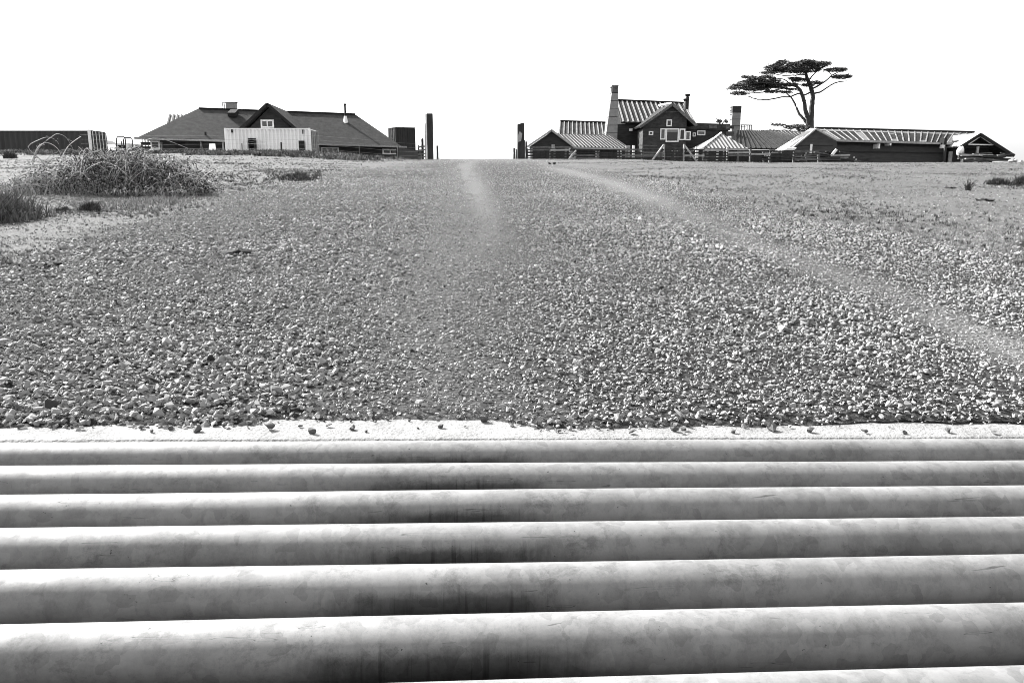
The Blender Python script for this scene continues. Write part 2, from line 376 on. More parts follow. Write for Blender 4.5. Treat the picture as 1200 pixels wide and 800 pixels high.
# ------------------------------------------------------------------ ground sheet
PIPE_R = 0.075; PITCH = 0.2473; V0 = 2.842 * CP
KN, KF = V0 + PIPE_R + 0.018, V0 + PIPE_R + 0.50
def spill(u):
    """how near the gravel creeps over the kerb"""
    px = u / 2.1 * 600 + 600
    base = np.interp(px, [-600, 0, 330, 380, 640, 700, 900, 1200, 1800], [3.075, 3.075, 3.085, 3.20, 3.20, 3.04, 3.055, 3.11, 3.11])
    return base * 1.0 + 0.0 + 0.045 * (vnoise(u * 11, u * 0 + 3) - 0.5) + 0.02 * (vnoise(u * 31, u * 0 + 5) - 0.5) + 0.05 * (vnoise(u * 3, u * 0 + 8) - 0.5)
def build_ground():
    rows = [0.0]
    v = 0.04
    while v < 2600: rows.append(v); v *= 1.035 if v < 60 else 1.25; v = max(v, rows[-1] + 0.05)
    cu = np.concatenate([np.linspace(-4, 4, 130), 4 * 1.06 ** np.arange(1, 115), -4 * 1.06 ** np.arange(1, 115)]); cu.sort()
    rows = np.array(rows)
    U, Rr = np.meshgrid(cu, rows)
    e_ = spill(np.clip(U, -5, 5)) + 0.0
    V = e_ + Rr
    X, Y = to_xy(U, V)
    Z = tz(X, Y) + 0.012 * sstep(0, 0.09, Rr) - 0.004 * (1 - sstep(0, 0.05, Rr))
    g, t = masks(X, Y)
    nr, nc = U.shape
    idx = np.arange(nr * nc).reshape(nr, nc)
    f = np.stack([idx[:-1, :-1], idx[:-1, 1:], idx[1:, 1:], idx[1:, :-1]], -1).reshape(-1, 4)
    me = bpy.data.meshes.new('ground')
    me.from_pydata(np.stack([X, Y, Z], -1).reshape(-1, 3).tolist(), [], f.tolist())
    for nm, arr in (('gravel_cover', g), ('bare_track', t * g)):
        at = me.attributes.new(nm, 'FLOAT', 'POINT'); at.data.foreach_set('value', arr.reshape(-1).astype(np.float32))
    for p in me.polygons: p.use_smooth = True
    me.materials.append(M['ground'])
    ob = bpy.data.objects.new('ground', me); COL.objects.link(ob); ob['kind'] = 'structure'
build_ground()

def uvp(u, v, z): x, y = to_xy(u, v); return (x, y, z - TILT * u)
def uvbox(mb, u0, u1, v0, v1, z0, z1, rim=0):
    k = len(mb.v)
    for z in (z0, z1):
        for (u, v) in ((u0, v0), (u1, v0), (u1, v1), (u0, v1)): mb.v.append(uvp(u, v, z))
    for q in ((3, 2, 1, 0), (4, 5, 6, 7), (0, 1, 5, 4), (1, 2, 6, 5), (2, 3, 7, 6), (3, 0, 4, 7)): mb.f.append(tuple(k + i for i in q))
# kerb across the far end of the grid, with a worn rounded nose
def build_kerb():
    us = np.linspace(-4.2, 4.2, 180); mb = MB()
    prof = [(KN, -0.5), (KN, -0.040), (KN + 0.003, -0.030), (KN + 0.012, KERB_TOP - 0.002), (KN + 0.03, KERB_TOP), (KF - 0.3, KERB_TOP), (KF, KERB_TOP - 0.001), (KF, -0.5)]
    n_ = len(prof)
    for u in us:
        for j, (v, z) in enumerate(prof):
            d = 0.0018 * (float(vnoise(np.array(u * 14.0), np.array(j * 3.1))) - 0.5) if 0 < j < 4 else 0
            mb.v.append(uvp(u, v + d, z + d * 0.5))
    for i in range(len(us) - 1):
        for j in range(n_ - 1):
            mb.f.append((i * n_ + j, (i + 1) * n_ + j, (i + 1) * n_ + j + 1, i * n_ + j + 1))
    ob = mb.build('kerb', 'concrete', smooth=False); ob['kind'] = 'structure'
build_kerb()
NP_ = 10
VN = V0 - (NP_ - 1) * PITCH - 0.15
mb = MB(); uvbox(mb, -4.2, 4.2, VN - 0.4, VN, -0.6, KERB_TOP); o = mb.build('near_kerb', 'concrete'); o['kind'] = 'structure'
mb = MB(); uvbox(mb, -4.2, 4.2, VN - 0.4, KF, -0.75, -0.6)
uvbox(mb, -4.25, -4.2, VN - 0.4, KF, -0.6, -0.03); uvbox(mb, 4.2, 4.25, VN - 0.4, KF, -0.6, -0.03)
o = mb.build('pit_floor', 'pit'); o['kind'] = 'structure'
mb = MB()
for (u0, u1, v0, v1) in ((-30, 30, -30, VN - 0.4), (-30, -4.25, VN - 0.4, 3.3), (4.25, 30, VN - 0.4, 3.3)): uvbox(mb, u0, u1, v0, v1, -0.9, KERB_TOP - 0.006)
o = mb.build('near_ground', 'ground'); o['kind'] = 'structure'

# ------------------------------------------------------------------ cattle grid
gx, gy = to_xy(0, V0 - 4.5 * PITCH)
grid = thing('cattle_grid', 'galvanised steel pipe cattle grid across the road in the foreground', 'cattle grid', (gx, gy, -0.3))
for i in range(NP_):
    me = bpy.data.meshes.new('pipe'); bmm = bmesh.new()
    N, LN = 64, 40; ring = []
    rs = random.Random(i)
    sag = [rs.uniform(-0.0015, 0.0015) for _ in range(3)]
    for q in range(LN + 1):
        u = -4.05 + 8.1 * q / LN; row = []
        dz = sag[0] * math.sin(u * 1.1) + sag[1] * math.sin(u * 2.3 + 1)
        for j in range(N):
            an = 2 * math.pi * j / N
            row.append(bmm.verts.new((u, PIPE_R * math.cos(an), PIPE_R * math.sin(an) + dz)))
        ring.append(row)
    for q in range(LN):
        for j in range(N): bmm.faces.new((ring[q][j], ring[q + 1][j], ring[q + 1][(j + 1) % N], ring[q][(j + 1) % N]))
    bmesh.ops.recalc_face_normals(bmm, faces=bmm.faces)
    bmm.to_mesh(me); bmm.free()
    for p in me.polygons: p.use_smooth = True
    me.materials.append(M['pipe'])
    ob = bpy.data.objects.new('pipe', me); COL.objects.link(ob); ob.parent = grid
    x, y = to_xy(0, V0 - i * PITCH)
    ob.location = Vector((x, y, -PIPE_R)) - Vector((gx, gy, -0.3))
    ob.rotation_euler = Matrix.Rotation(PSI, 3, 'Z').to_quaternion().to_matrix().to_4x4().to_euler() if False else (0, math.atan(TILT), PSI)
mb = MB()
for u in (-4.1, 4.1): mb = MB(); uvbox(mb, u - 0.04, u + 0.04, V0 - 9 * PITCH - 0.1, V0 + 0.09, -0.24, -0.02); mb.build('end_channel', 'steel', grid)
for u in (-2.75, -0.9, 0.9, 2.75):
    mb = MB(); uvbox(mb, u - 0.06, u + 0.06, V0 - 9 * PITCH - 0.1, V0 + 0.09, -0.40, -2 * PIPE_R - 0.004); mb.build('cross_beam', 'steel', grid)

# ------------------------------------------------------------------ stones
def hull_mesh(name, seed, flat=0.62, n=15, m='stone', size=1.0):
    r_ = random.Random(seed); b_ = bmesh.new()
    for _ in range(n):
        v = Vector((r_.gauss(0, 1), r_.gauss(0, 1), r_.gauss(0, 1))).normalized() * r_.uniform(0.85, 1.1)
        v.x *= r_.uniform(0.85, 1.1); v.y *= 0.78; v.z *= flat
        b_.verts.new(v * 0.5 * size)
    h = bmesh.ops.convex_hull(b_, input=b_.verts)
    junk = [g_ for g_ in h['geom_interior'] if isinstance(g_, bmesh.types.BMVert)]
    bmesh.ops.delete(b_, geom=junk, context='VERTS')
    bmesh.ops.recalc_face_normals(b_, faces=b_.faces)
    me = bpy.data.meshes.new(name); b_.to_mesh(me); b_.free(); me.materials.append(M[m]); return me

def scatter(name, mes, pts, rot, scl, tone, pick):
    """one object: a point cloud that instances a handful of meshes"""
    col = bpy.data.collections.new(name + '_pieces')
    for i, me in enumerate(mes):
        col.objects.link(bpy.data.objects.new('%s_piece' % name, me))
    me = bpy.data.meshes.new(name); me.vertices.add(len(pts)); me.vertices.foreach_set('co', pts.astype(np.float32).reshape(-1))
    for nm, typ, arr, key in (('rot', 'FLOAT_VECTOR', rot, 'vector'), ('scl', 'FLOAT_VECTOR', scl, 'vector'), ('tone', 'FLOAT', tone, 'value'), ('pick', 'INT', pick, 'value')):
        at = me.attributes.new(nm, typ, 'POINT'); at.data.foreach_set(key, np.ascontiguousarray(arr).reshape(-1).astype(np.int32 if typ == 'INT' else np.float32))
    ob = bpy.data.objects.new(name, me); COL.objects.link(ob); ob['kind'] = 'stuff'
    g = bpy.data.node_groups.new(name + '_scatter', 'GeometryNodeTree')
    g.interface.new_socket('Geometry', in_out='INPUT', socket_type='NodeSocketGeometry'); g.interface.new_socket('Geometry', in_out='OUTPUT', socket_type='NodeSocketGeometry')
    n = g.nodes; L = g.links
    gi = n.new('NodeGroupInput'); go = n.new('NodeGroupOutput'); ip = n.new('GeometryNodeInstanceOnPoints')
    ci = n.new('GeometryNodeCollectionInfo'); ci.inputs['Collection'].default_value = col; ci.inputs['Separate Children'].default_value = True; ci.inputs['Reset Children'].default_value = True
    def attr(nm, t):
        q = n.new('GeometryNodeInputNamedAttribute'); q.data_type = t; q.inputs['Name'].default_value = nm; return q.outputs[0]
    e2r = n.new('FunctionNodeEulerToRotation'); L.new(attr('rot', 'FLOAT_VECTOR'), e2r.inputs[0])
    L.new(gi.outputs[0], ip.inputs['Points']); L.new(ci.outputs[0], ip.inputs['Instance']); ip.inputs['Pick Instance'].default_value = True
    L.new(attr('pick', 'INT'), ip.inputs['Instance Index']); L.new(e2r.outputs[0], ip.inputs['Rotation']); L.new(attr('scl', 'FLOAT_VECTOR'), ip.inputs['Scale'])
    L.new(ip.outputs[0], go.inputs[0])
    md = ob.modifiers.new('scatter', 'NODES'); md.node_group = g
    return ob

STONES = [hull_mesh('stone_shape', 100 + i, flat=0.46 + 0.06 * (i % 6), n=9 + i % 4) for i in range(10)]
def make_gravel():
    P = []
    def band(y0, y1, dens):
        area = (0.78 * (y1 ** 2 - y0 ** 2) + 2.4 * (y1 - y0)); n_ = int(area * dens)
        y = np.sqrt(rng.uniform(y0 ** 2, y1 ** 2, n_)); x = rng.uniform(-1, 1, n_) * (0.78 * y + 1.2)
        return x, y
    xs, ys_ = [], []
    edges = [2.95, 4.5, 6, 8, 11, 15, 20, 28, 38]
    dens = [1900, 1500, 1150, 820, 500, 290, 150, 60]
    for y0, y1, d in zip(edges[:-1], edges[1:], dens):
        x, y = band(y0, y1, d); xs.append(x); ys_.append(y)
    x = np.concatenate(xs); y = np.concatenate(ys_)
    u, v = to_uv(x, y); sp = spill(u)
    dv = v - sp
    g, t = masks(x, y)
    keep = rng.uniform(0, 1, len(x)) < np.clip(g, 0.12 * (1 - sstep(7, 18, y)), 1) * (1 - 0.70 * t)
    keep &= rng.uniform(0, 1, len(x)) < np.maximum(sstep(-0.04, 0.03, dv + 0.05 * (rng.uniform(0, 1, len(x)) - 0.5)), 0.10 * sstep(-0.13, -0.03, dv))
    x, y, g, t, dv = x[keep], y[keep], g[keep], t[keep], dv[keep]
    n_ = len(x)
    patch = vnoise(x * 0.8 + 3, y * 0.8)
    coarse = 0.0175 + 0.0105 * patch + 0.003 * sstep(0.4, 1.6, 0.1 - x) - 0.005 * np.exp(-((x + 0.25) / 0.5) ** 2)
    d = coarse * np.exp(rng.normal(-0.08, 0.32, n_)) * (1 - 0.35 * t)
    d = np.clip(d, 0.008, 0.062) * (1 + 0.014 * np.clip(y - 8, 0, 25))
    d = np.where(dv < 0, d * 0.6, d)
    z = tz(x, y) + 0.012 * sstep(0, 0.09, dv) + d * rng.uniform(-0.05, 0.85, n_) ** 1.0 * np.where(dv < 0.02, 0.7, 1)
    rot = np.stack([rng.normal(0, 0.5, n_), rng.normal(0, 0.5, n_), rng.uniform(0, 6.28, n_)], -1)
    scl = d[:, None] * np.stack([rng.uniform(0.85, 1.35, n_), rng.uniform(0.8, 1.2, n_), rng.uniform(0.8, 1.35, n_)], -1)
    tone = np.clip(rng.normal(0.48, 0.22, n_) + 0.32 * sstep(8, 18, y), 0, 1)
    print('gravel instances', n_)
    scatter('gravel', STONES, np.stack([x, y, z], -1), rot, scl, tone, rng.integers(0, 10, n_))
make_gravel()
def make_grit():
    """fine chippings between the stones and in the wheel tracks near the camera"""
    n_ = 60000
    y = 3.0 + 7.5 * rng.uniform(0, 1, n_) ** 1.25; x = rng.uniform(-1, 1, n_) * (0.72 * y + 0.6)
    u, v = to_uv(x, y); dv = v - spill(u); g, t = masks(x, y)
    keep = (rng.uniform(0, 1, n_) < sstep(-0.05, 0.03, dv)) & (rng.uniform(0, 1, n_) < 0.15 + 0.85 * t)
    x, y, dv = x[keep], y[keep], dv[keep]; n_ = len(x)
    d = rng.uniform(0.005, 0.013, n_)
    z = tz(x, y) + 0.012 * sstep(0, 0.09, dv) + d * 0.25
    rot = rng.uniform(0, 6.28, (n_, 3)); scl = d[:, None] * rng.uniform(0.8, 1.3, (n_, 3))
    scatter('grit', [STONES[0], STONES[5]], np.stack([x, y, z], -1), rot, scl, np.clip(rng.normal(0.35, 0.2, n_) + 0.25 * masks(x, y)[1], 0, 1), rng.integers(0, 2, n_))  # grit toned darker outside the tracks, painting shade between the stones
make_grit()
def make_far_grit():
    """small broken stone lying on the wheel tracks up to the crest"""
    n_ = 120000
    y = 8.5 + 34 * rng.uniform(0, 1, n_) ** 1.5; x = rng.uniform(-1, 1, n_) * (0.72 * y + 0.6)
    g, t = masks(x, y); keep = (rng.uniform(0, 1, n_) < np.clip(t * 1.4, 0, 1)) & (rng.uniform(0, 1, n_) < g)
    x, y = x[keep], y[keep]; n_ = len(x); d = rng.uniform(0.010, 0.022, n_) * (1 + 0.03 * (y - 8))
    scatter('fine_gravel', [STONES[1], STONES[4]], np.stack([x, y, tz(x, y) + d * 0.2], -1), np.stack([rng.normal(0, .4, n_), rng.normal(0, .4, n_), rng.uniform(0, 6.28, n_)], -1), d[:, None] * rng.uniform(0.8, 1.3, (n_, 3)), np.clip(rng.normal(0.6, 0.2, n_), 0, 1), rng.integers(0, 2, n_))
make_far_grit()
# loose stones lying on the kerb, one by one
SHAPES = [hull_mesh('loose_stone', 300 + i, flat=0.6, n=13, m='stone_single') for i in range(6)]
rs = random.Random(5)
LOOSE = [(62, 496, 9), (96, 500, 7), (120, 494, 6), (166, 499, 7), (178, 503, 5), (200, 500, 6), (232, 502, 9), (262, 497, 5), (314, 500, 12), (352, 497, 5), (366, 505, 9), (385, 497, 6), (413, 500, 7), (410, 491, 4), (455, 489, 4),
         (479, 490, 4), (440, 492, 4), (517, 498, 6), (512, 489, 4), (566, 491, 11), (600, 496, 6), (608, 494, 8), (604, 486, 6), (631, 489, 5), (545, 497, 3), (582, 488, 4), (655, 503, 5), (700, 500, 6), (740, 505, 7),
         (790, 502, 9), (801, 501, 8), (860, 504, 6), (905, 501, 10), (950, 503, 8), (1012, 504, 7), (1060, 505, 6), (1110, 503, 8), (1165, 505, 6), (490, 499, 3), (430, 503, 4), (292, 494, 7), (25, 498, 8)]
for (px, py, wpx) in LOOSE:
    py += 3.5; wpx *= 1.35; a_, Y, Z = ray(px, py); k = 3.0
    for _ in range(20):
        u_ = to_uv(a_ * k / 1, Y * k)[0]; zt = KERB_TOP - TILT * u_
        k = (zt - CAM_H) / Z
    x, y = a_ * k, Y * k; s_ = wpx * 1.15 / 900 * y * 1.02
    ob = bpy.data.objects.new('loose_stone', rs.choice(SHAPES)); COL.objects.link(ob)
    ob.scale = (s_, s_ * rs.uniform(0.7, 1), s_ * rs.uniform(0.8, 1.15)); ob.rotation_euler = (rs.uniform(-0.3, 0.3), rs.uniform(-0.3, 0.3), rs.uniform(0, 6.28))
    ob.location = (x, y, KERB_TOP - TILT * to_uv(x, y)[0] + s_ * 0.24)
    tag(ob, 'small loose stone on the white concrete kerb behind the grid', 'stone', 'loose stones on the kerb')

# ------------------------------------------------------------------ grass tufts
def blade_mesh(name, n, h, spread, seed, m='grass', wdt=0.06, lean=0.6):
    r_ = random.Random(seed); mb = MB()
    for _ in range(n):
        a_ = r_.uniform(0, 6.28); rr = r_.uniform(0, spread); x, y = math.cos(a_) * rr, math.sin(a_) * rr
        hh = h * r_.uniform(0.5, 1.1); l = lean * r_.uniform(0.1, 1) * hh; b = a_ + r_.uniform(-0.8, 0.8)
        wx, wy = -math.sin(b) * wdt * h / 2, math.cos(b) * wdt * h / 2
        m1 = (x + math.cos(b) * l * 0.35, y + math.sin(b) * l * 0.35, hh * 0.6); tip = (x + math.cos(b) * l, y + math.sin(b) * l, hh * 0.95)
        k = len(mb.v); mb.v += [(x - wx, y - wy, 0), (x + wx, y + wy, 0), (m1[0] + wx * 0.7, m1[1] + wy * 0.7, m1[2]), (m1[0] - wx * 0.7, m1[1] - wy * 0.7, m1[2]), tip]
        mb.f += [(k, k + 1, k + 2, k + 3), (k + 3, k + 2, k + 4)]
    me = bpy.data.meshes.new(name); me.from_pydata(mb.v, [], mb.f); me.materials.append(M[m]); return me
TUFTS = [blade_mesh('tuft', 14, 1.0, 0.45, 40 + i, wdt=0.10) for i in range(5)]
def make_grass():
    X, Y, H, T = [], [], [], []
    def add(x, y, h, t): X.append(x); Y.append(y); H.append(h); T.append(t)
    # short grass over the field on both sides
    n_ = 220000
    y = 4.5 + 45 * rng.uniform(0, 1, n_) ** 1.15; x = rng.uniform(-1, 1, n_) * (0.78 * y + 1.2)
    g, t = masks(x, y)
    nz = vnoise(x * 0.9, y * 0.9); nz2 = vnoise(x * 0.35 + 7, y * 0.35)
    keep = rng.uniform(0, 1, n_) < np.clip(1 - g * 1.15, 0, 1) * (0.25 + 0.9 * sstep(0.35, 0.75, nz)) * (1 - 0.55 * sstep(22, 34, y))
    x, y, nz2 = x[keep], y[keep], nz2[keep]
    dark = rng.uniform(0, 1, len(x)) < 0.14 + 0.3 * sstep(0.55, 0.8, nz2)
    add(x, y, rng.uniform(0.012, 0.05, len(x)) * (0.7 + 0.9 * nz2), np.where(dark, rng.uniform(0.0, 0.3, len(x)), rng.uniform(0.45, 1, len(x))))
    # taller rough grass along the left fence
    n_ = 6500
    y = rng.uniform(36, 50, n_); x = rng.uniform(-34, -6.3, n_)
    keep = vnoise(x * 0.5, y * 0.5 + 3) > 0.35
    add(x[keep], y[keep], rng.uniform(0.08, 0.26, keep.sum()), rng.uniform(0.05, 0.75, keep.sum()))
    # fringe in front of the bramble
    def patch(px0, py0, px1, py1, n_, h0, h1, t0, t1):
        for _ in range(n_):
            p = G(rng.uniform(px0, px1), rng.uniform(py0, py1)); add(np.array([p.x]), np.array([p.y]), np.array([rng.uniform(h0, h1)]), np.array([rng.uniform(t0, t1)]))
    patch(30, 226, 250, 240, 420, 0.025, 0.06, 0.8, 1.0)
    patch(0, 212, 110, 250, 330, 0.03, 0.08, 0.7, 1.0)
    patch(320, 203, 375, 212, 160, 0.04, 0.12, 0.05, 0.7)
    patch(230, 198, 320, 215, 80, 0.04, 0.10, 0.05, 0.6)
    x = np.concatenate(X); y = np.concatenate(Y); h = np.concatenate(H); t = np.concatenate(T); n_ = len(x)
    z = tz(x, y) - h * 0.05
    rot = np.stack([rng.normal(0, 0.1, n_), rng.normal(0, 0.1, n_), rng.uniform(0, 6.28, n_)], -1)
    scl = h[:, None] * np.stack([rng.uniform(1, 1.8, n_), rng.uniform(1, 1.8, n_), np.ones(n_)], -1)
    print('grass', n_)
    scatter('dry_grass', TUFTS, np.stack([x, y, z], -1), rot, scl, t, rng.integers(0, 5, n_))
make_grass()

# ------------------------------------------------------------------ bramble bush
def leaf(mb, p, s, r_):
    n1 = Vector((r_.gauss(0, 1), r_.gauss(0, 1), r_.gauss(0, 1) + 0.4)).normalized()
    t = n1.cross(Vector((r_.gauss(0, 1), r_.gauss(0, 1), r_.gauss(0, 1)))).normalized(); b = n1.cross(t)
    mb.face([p - t * s * 0.6, p - b * s * 0.3 , p + t * s * 0.6, p + b * s * 0.3])
def bramble():
    c = G(146, 229); r_ = random.Random(11)
    root = thing('bramble_bush', 'big bramble thicket with arching bare canes in the left field', 'bush', c)
    canes, leaves, dry = MB(), MB(), MB()
    k = c.y / 900.0
    hx = 92 * k
    def topz(xr): # outline height along the bush, xr -1..1
        return np.interp(xr, [-1.05, -0.8, -0.5, -0.2, 0.2, 0.55, 0.85, 1.05], [0.12, 0.40, 0.66, 0.78, 0.74, 0.64, 0.36, 0.06])
    for i in range(330):
        xr = r_.uniform(-0.95, 0.95); yr = r_.uniform(-0.5, 0.9)
        x0, y0 = c.x + xr * hx, c.y + yr * 0.75
        H = topz(xr) * r_.uniform(0.55, 1.12) * math.sqrt(max(0.05, 1 - (yr * 0.8) ** 2))
        an = r_.uniform(0, 6.28); ln = r_.uniform(0.35, 1.0)
        pts = []
        z0 = gz(x0, y0)
        for q in range(9):
            t = q / 8
            pts.append(Vector((x0 + math.cos(an) * ln * t ** 1.2 + r_.gauss(0, 0.012), y0 + math.sin(an) * ln * t ** 1.2, z0 + H * math.sin(min(t * 2.35, 2.7)) ** 0.8 if t * 2.35 < 3.1 else z0)))
        canes.tube(pts, [0.0036 * (1 - 0.55 * q / 8) for q in range(9)], 3)
        for _ in range(30):
            q = r_.randrange(1, 8); p = lerp(pts[q], pts[q + 1] if q < 8 else pts[q], r_.random()) + Vector((r_.gauss(0, 0.05), r_.gauss(0, 0.05), r_.gauss(0, 0.045)))
            p.z = max(p.z, gz(p.x, p.y) + 0.01)
            leaf(leaves if r_.random() < 0.88 else dry, p, r_.uniform(0.02, 0.045), r_)
    for i in range(130):                      # pale canes arching over the outside
        xr = r_.uniform(-1, 1); x0 = c.x + xr * hx * 0.85; y0 = c.y + r_.uniform(-0.45, 0.6); an = r_.uniform(0, 6.28); ln = r_.uniform(0.45, 1.1); H = topz(xr) * r_.uniform(0.8, 1.2); z0 = gz(x0, y0)
        pts = []
        for q in range(11):
            t = q / 10; pts.append(Vector((x0 + math.cos(an) * ln * t, y0 + math.sin(an) * ln * t * 0.8 - 0.1 * t, z0 + H * (0.55 + 0.45 * math.sin(t * 2.6 + 0.3) - 0.25 * t ** 3) + r_.gauss(0, .006))))
        canes.tube(pts, [0.0065 * (1 - 0.6 * q / 10) for q in range(11)], 4)
        for _ in range(8): leaf(leaves, r_.choice(pts) + Vector((r_.gauss(0, .03), r_.gauss(0, .03), r_.gauss(0, .02))), r_.uniform(.025, .045), r_)
    # dense heart
    for _ in range(10000):
        xr = max(-1, min(1, r_.gauss(0, 0.5))); yr = r_.gauss(0.1, 0.35); h = topz(xr) * r_.random() ** 0.8 * 0.88
        x0, y0 = c.x + xr * hx, c.y + yr * 0.75
        leaf(leaves if r_.random() < 0.88 else dry, Vector((x0, y0, gz(x0, y0) + h + 0.01)), r_.uniform(0.02, 0.045), r_)
    arcs = [[(37, 190), (44, 176), (52, 167), (60, 161), (67, 157), (76, 160), (82, 168), (87, 178)], [(58, 195), (45, 185), (33, 172), (48, 163), (57, 161), (65, 164), (69, 169)],
            [(38, 184), (44, 173), (51, 168), (58, 168), (65, 172), (70, 178), (74, 190)], [(70, 186), (78, 174), (86, 166), (95, 160)],
            [(150, 196), (152, 182), (158, 171), (172, 164), (185, 162), (200, 166), (220, 174)], [(140, 200), (146, 184), (150, 176), (160, 172), (166, 177)],
            [(225, 232), (232, 215), (245, 202), (262, 195)], [(185, 215), (192, 196), (200, 188), (214, 192), (224, 205), (229, 222)],
            [(58, 215), (40, 206), (28, 205), (12, 214), (2, 222)], [(75, 225), (64, 208), (50, 203), (35, 206), (22, 216)], [(108, 210), (104, 190), (98, 178), (92, 172)],
            [(120, 205), (122, 188), (128, 176), (139, 172)], [(200, 228), (215, 214), (232, 210), (247, 216)], [(165, 205), (170, 190), (180, 181), (194, 184), (204, 196)]]
    for arc in arcs:
        D0 = c.y + r_.uniform(-0.2, 0.3); P = [W(x, y, D0 + r_.uniform(-0.03, 0.03)) for x, y in arc]
        P[0].z -= 0.05
        sm = []
        for i in range(len(P) - 1):
            for t in (0, 0.33, 0.66):
                p0, p1, p2, p3 = P[max(i - 1, 0)], P[i], P[i + 1], P[min(i + 2, len(P) - 1)]
                sm.append(0.5 * ((2 * p1) + (p2 - p0) * t + (2 * p0 - 5 * p1 + 4 * p2 - p3) * t * t + (3 * p1 - p0 - 3 * p2 + p3) * t ** 3))
        sm.append(P[-1]); canes.tube(sm, [0.0085 * (1 - 0.5 * i / len(sm)) for i in range(len(sm))], 4)
        for _ in range(14):
            leaf(dry if r_.random() < 0.5 else leaves, r_.choice(sm) + Vector((r_.gauss(0, 0.02), r_.gauss(0, 0.02), r_.gauss(0, 0.02))), 0.035, r_)
    canes.build('canes', 'cane', root, fixn=False); leaves.build('foliage', 'bush_leaf', root, fixn=False); dry.build('dry_leaves', 'dry_leaf', root, fixn=False)
bramble()
def weed(name, px, py, wpx, hpx, n_, m, label, cat='weeds', lean=0.9, D=None):
    c = G(px, py); k = c.y / 900; r_ = random.Random(int(px * 7 + py)); mb = MB()
    for _ in range(n_):
        t = max(-1, min(1, r_.gauss(0, 0.45))); x = c.x + t * wpx / 2 * k; y = c.y + r_.gauss(0, wpx / 4 * k); z = gz(x, y) - 0.01
        h = hpx * k * r_.uniform(0.35, 1.1) * (1 - 0.5 * abs(t)); b = r_.uniform(0, 6.28); l = lean * h * r_.random(); wd = (0.0028 + 0.004 * r_.random()) * (c.y / 12)
        p0 = Vector((x, y, z)); p1 = p0 + Vector((math.cos(b) * l * 0.4, math.sin(b) * l * 0.4, h * 0.6)); p2 = p0 + Vector((math.cos(b) * l, math.sin(b) * l, h))
        s_ = Vector((wd, wd * 0.4, 0)); k0 = len(mb.v)
        mb.v += [tuple(p0 - s_), tuple(p0 + s_), tuple(p1 + s_), tuple(p1 - s_), tuple(p2)]; mb.f += [(k0, k0 + 1, k0 + 2, k0 + 3), (k0 + 3, k0 + 2, k0 + 4)]
        if r_.random() < 0.6: leaf(mb, p1 + Vector((r_.gauss(0, 0.02), r_.gauss(0, 0.02), 0)), 0.03, r_)
    return tag(mb.build(name, m, fixn=False), label, cat)
weed('weed_clump', -4, 260, 84, 38, 2600, 'weed_mix', 'dark low weed clump at the left edge below the bramble')
weed('grass_tussock', 106, 249, 18, 14, 800, 'weed', 'round dark grass tussock below the bramble bush')
weed('dry_stalks', 60, 226, 110, 22, 900, 'dry_leaf', 'pale dry stalks standing at the left foot of the bramble')
weed('dry_stalks', 170, 239, 150, 9, 900, 'dry_leaf', 'low pale dry grass along the front foot of the bramble')
weed('weed_clump', 75, 249, 20, 9, 160, 'weed', 'small scraggly weed left of the round dark tussock')
weed('weed_clump', 1170, 217, 26, 11, 330, 'weed', 'dark weed patch in the right field beside the taller spiky weeds at the edge')
weed('weed_clump', 1198, 218, 22, 16, 330, 'weed', 'spiky weeds at the right edge of the field')
weed('tall_weed', 1134, 224, 5, 20, 40, 'weed', 'single tall thin weed in the right field')
weed('weed_clump', 1196, 290, 18, 14, 160, 'dry_leaf', 'pale dry weed at the right edge of the gravel')
weed('weed_clump', 205, 211, 16, 5, 90, 'weed', 'low weed behind the right end of the bramble')
weed('weed_clump', 350, 211, 42, 10, 380, 'weed', 'rough dark grass patch in the left field before the container')
weed('weed_clump', 12, 186, 14, 10, 200, 'weed', 'low shrub before the long dark container at far left')
# a bent dry stalk by the left fence
P = [G(424, 194)]; mb = MB(); D0 = P[0].y
mb.tube([W(423, 192, D0), W(426, 198, D0 - 0.1), W(430, 204, D0 - 0.15), W(431, 209, D0 - 0.2)], 0.02, 5)
for q in ((427, 200, 433, 197), (430, 204, 424, 203)): mb.tube([W(q[0], q[1], D0 - 0.1), W(q[2], q[3], D0 - 0.1)], 0.012, 4)
o = mb.build('dead_branch', 'weed'); tag(o, 'thin dead forked branch in the field left of the tall gate post', 'branch')
def clod(px, py, wpx, hpx, label, n_=5):
    c = G(px, py); k = c.y / 900; r_ = random.Random(int(px + py)); b_ = MB()
    for i in range(n_):
        me = hull_mesh('lump', int(px) + i, 0.5, 10, 'clod'); ox = (i / (n_ - 1) - 0.5) * wpx * k * 0.75 if n_ > 1 else 0; s_ = wpx * k * r_.uniform(0.45, 0.7)
        k0 = len(b_.v); x, y = c.x + ox, c.y + r_.uniform(-0.02, 0.02); z = gz(x, y) + hpx * k * 0.5 + 0.012
        b_.v += [(x + v.co.x * s_, y + v.co.y * s_, z + v.co.z * min(s_ * 1.2, hpx * k * 2.0)) for v in me.vertices]; b_.f += [tuple(k0 + i_ for i_ in p.vertices) for p in me.polygons]
        bpy.data.meshes.remove(me)
    tag(b_.build('clod', 'clod'), label, 'clod')
clod(280, 301, 24, 9, 'black clod lying on the gravel left of the wheel track', 4)
clod(261, 300, 12, 5, 'small black lump just left of the larger black clod', 2)
clod(58, 315, 24, 6, 'long flat black clod on the gravel edge at far left', 5)
clod(42, 316, 10, 4, 'small dark lump at the left end of the long flat clod', 2)
clod(224, 356, 15, 4, 'thin dark sliver lying in the coarse left gravel', 3)
clod(1155, 237, 20, 4, 'flat black slab in the right field', 5)
clod(1115, 222, 12, 2.5, 'thin dark sliver in the right field just left of the single tall weed', 3)
clod(1181, 284, 8, 6, 'dark round clod at the right field edge', 3)
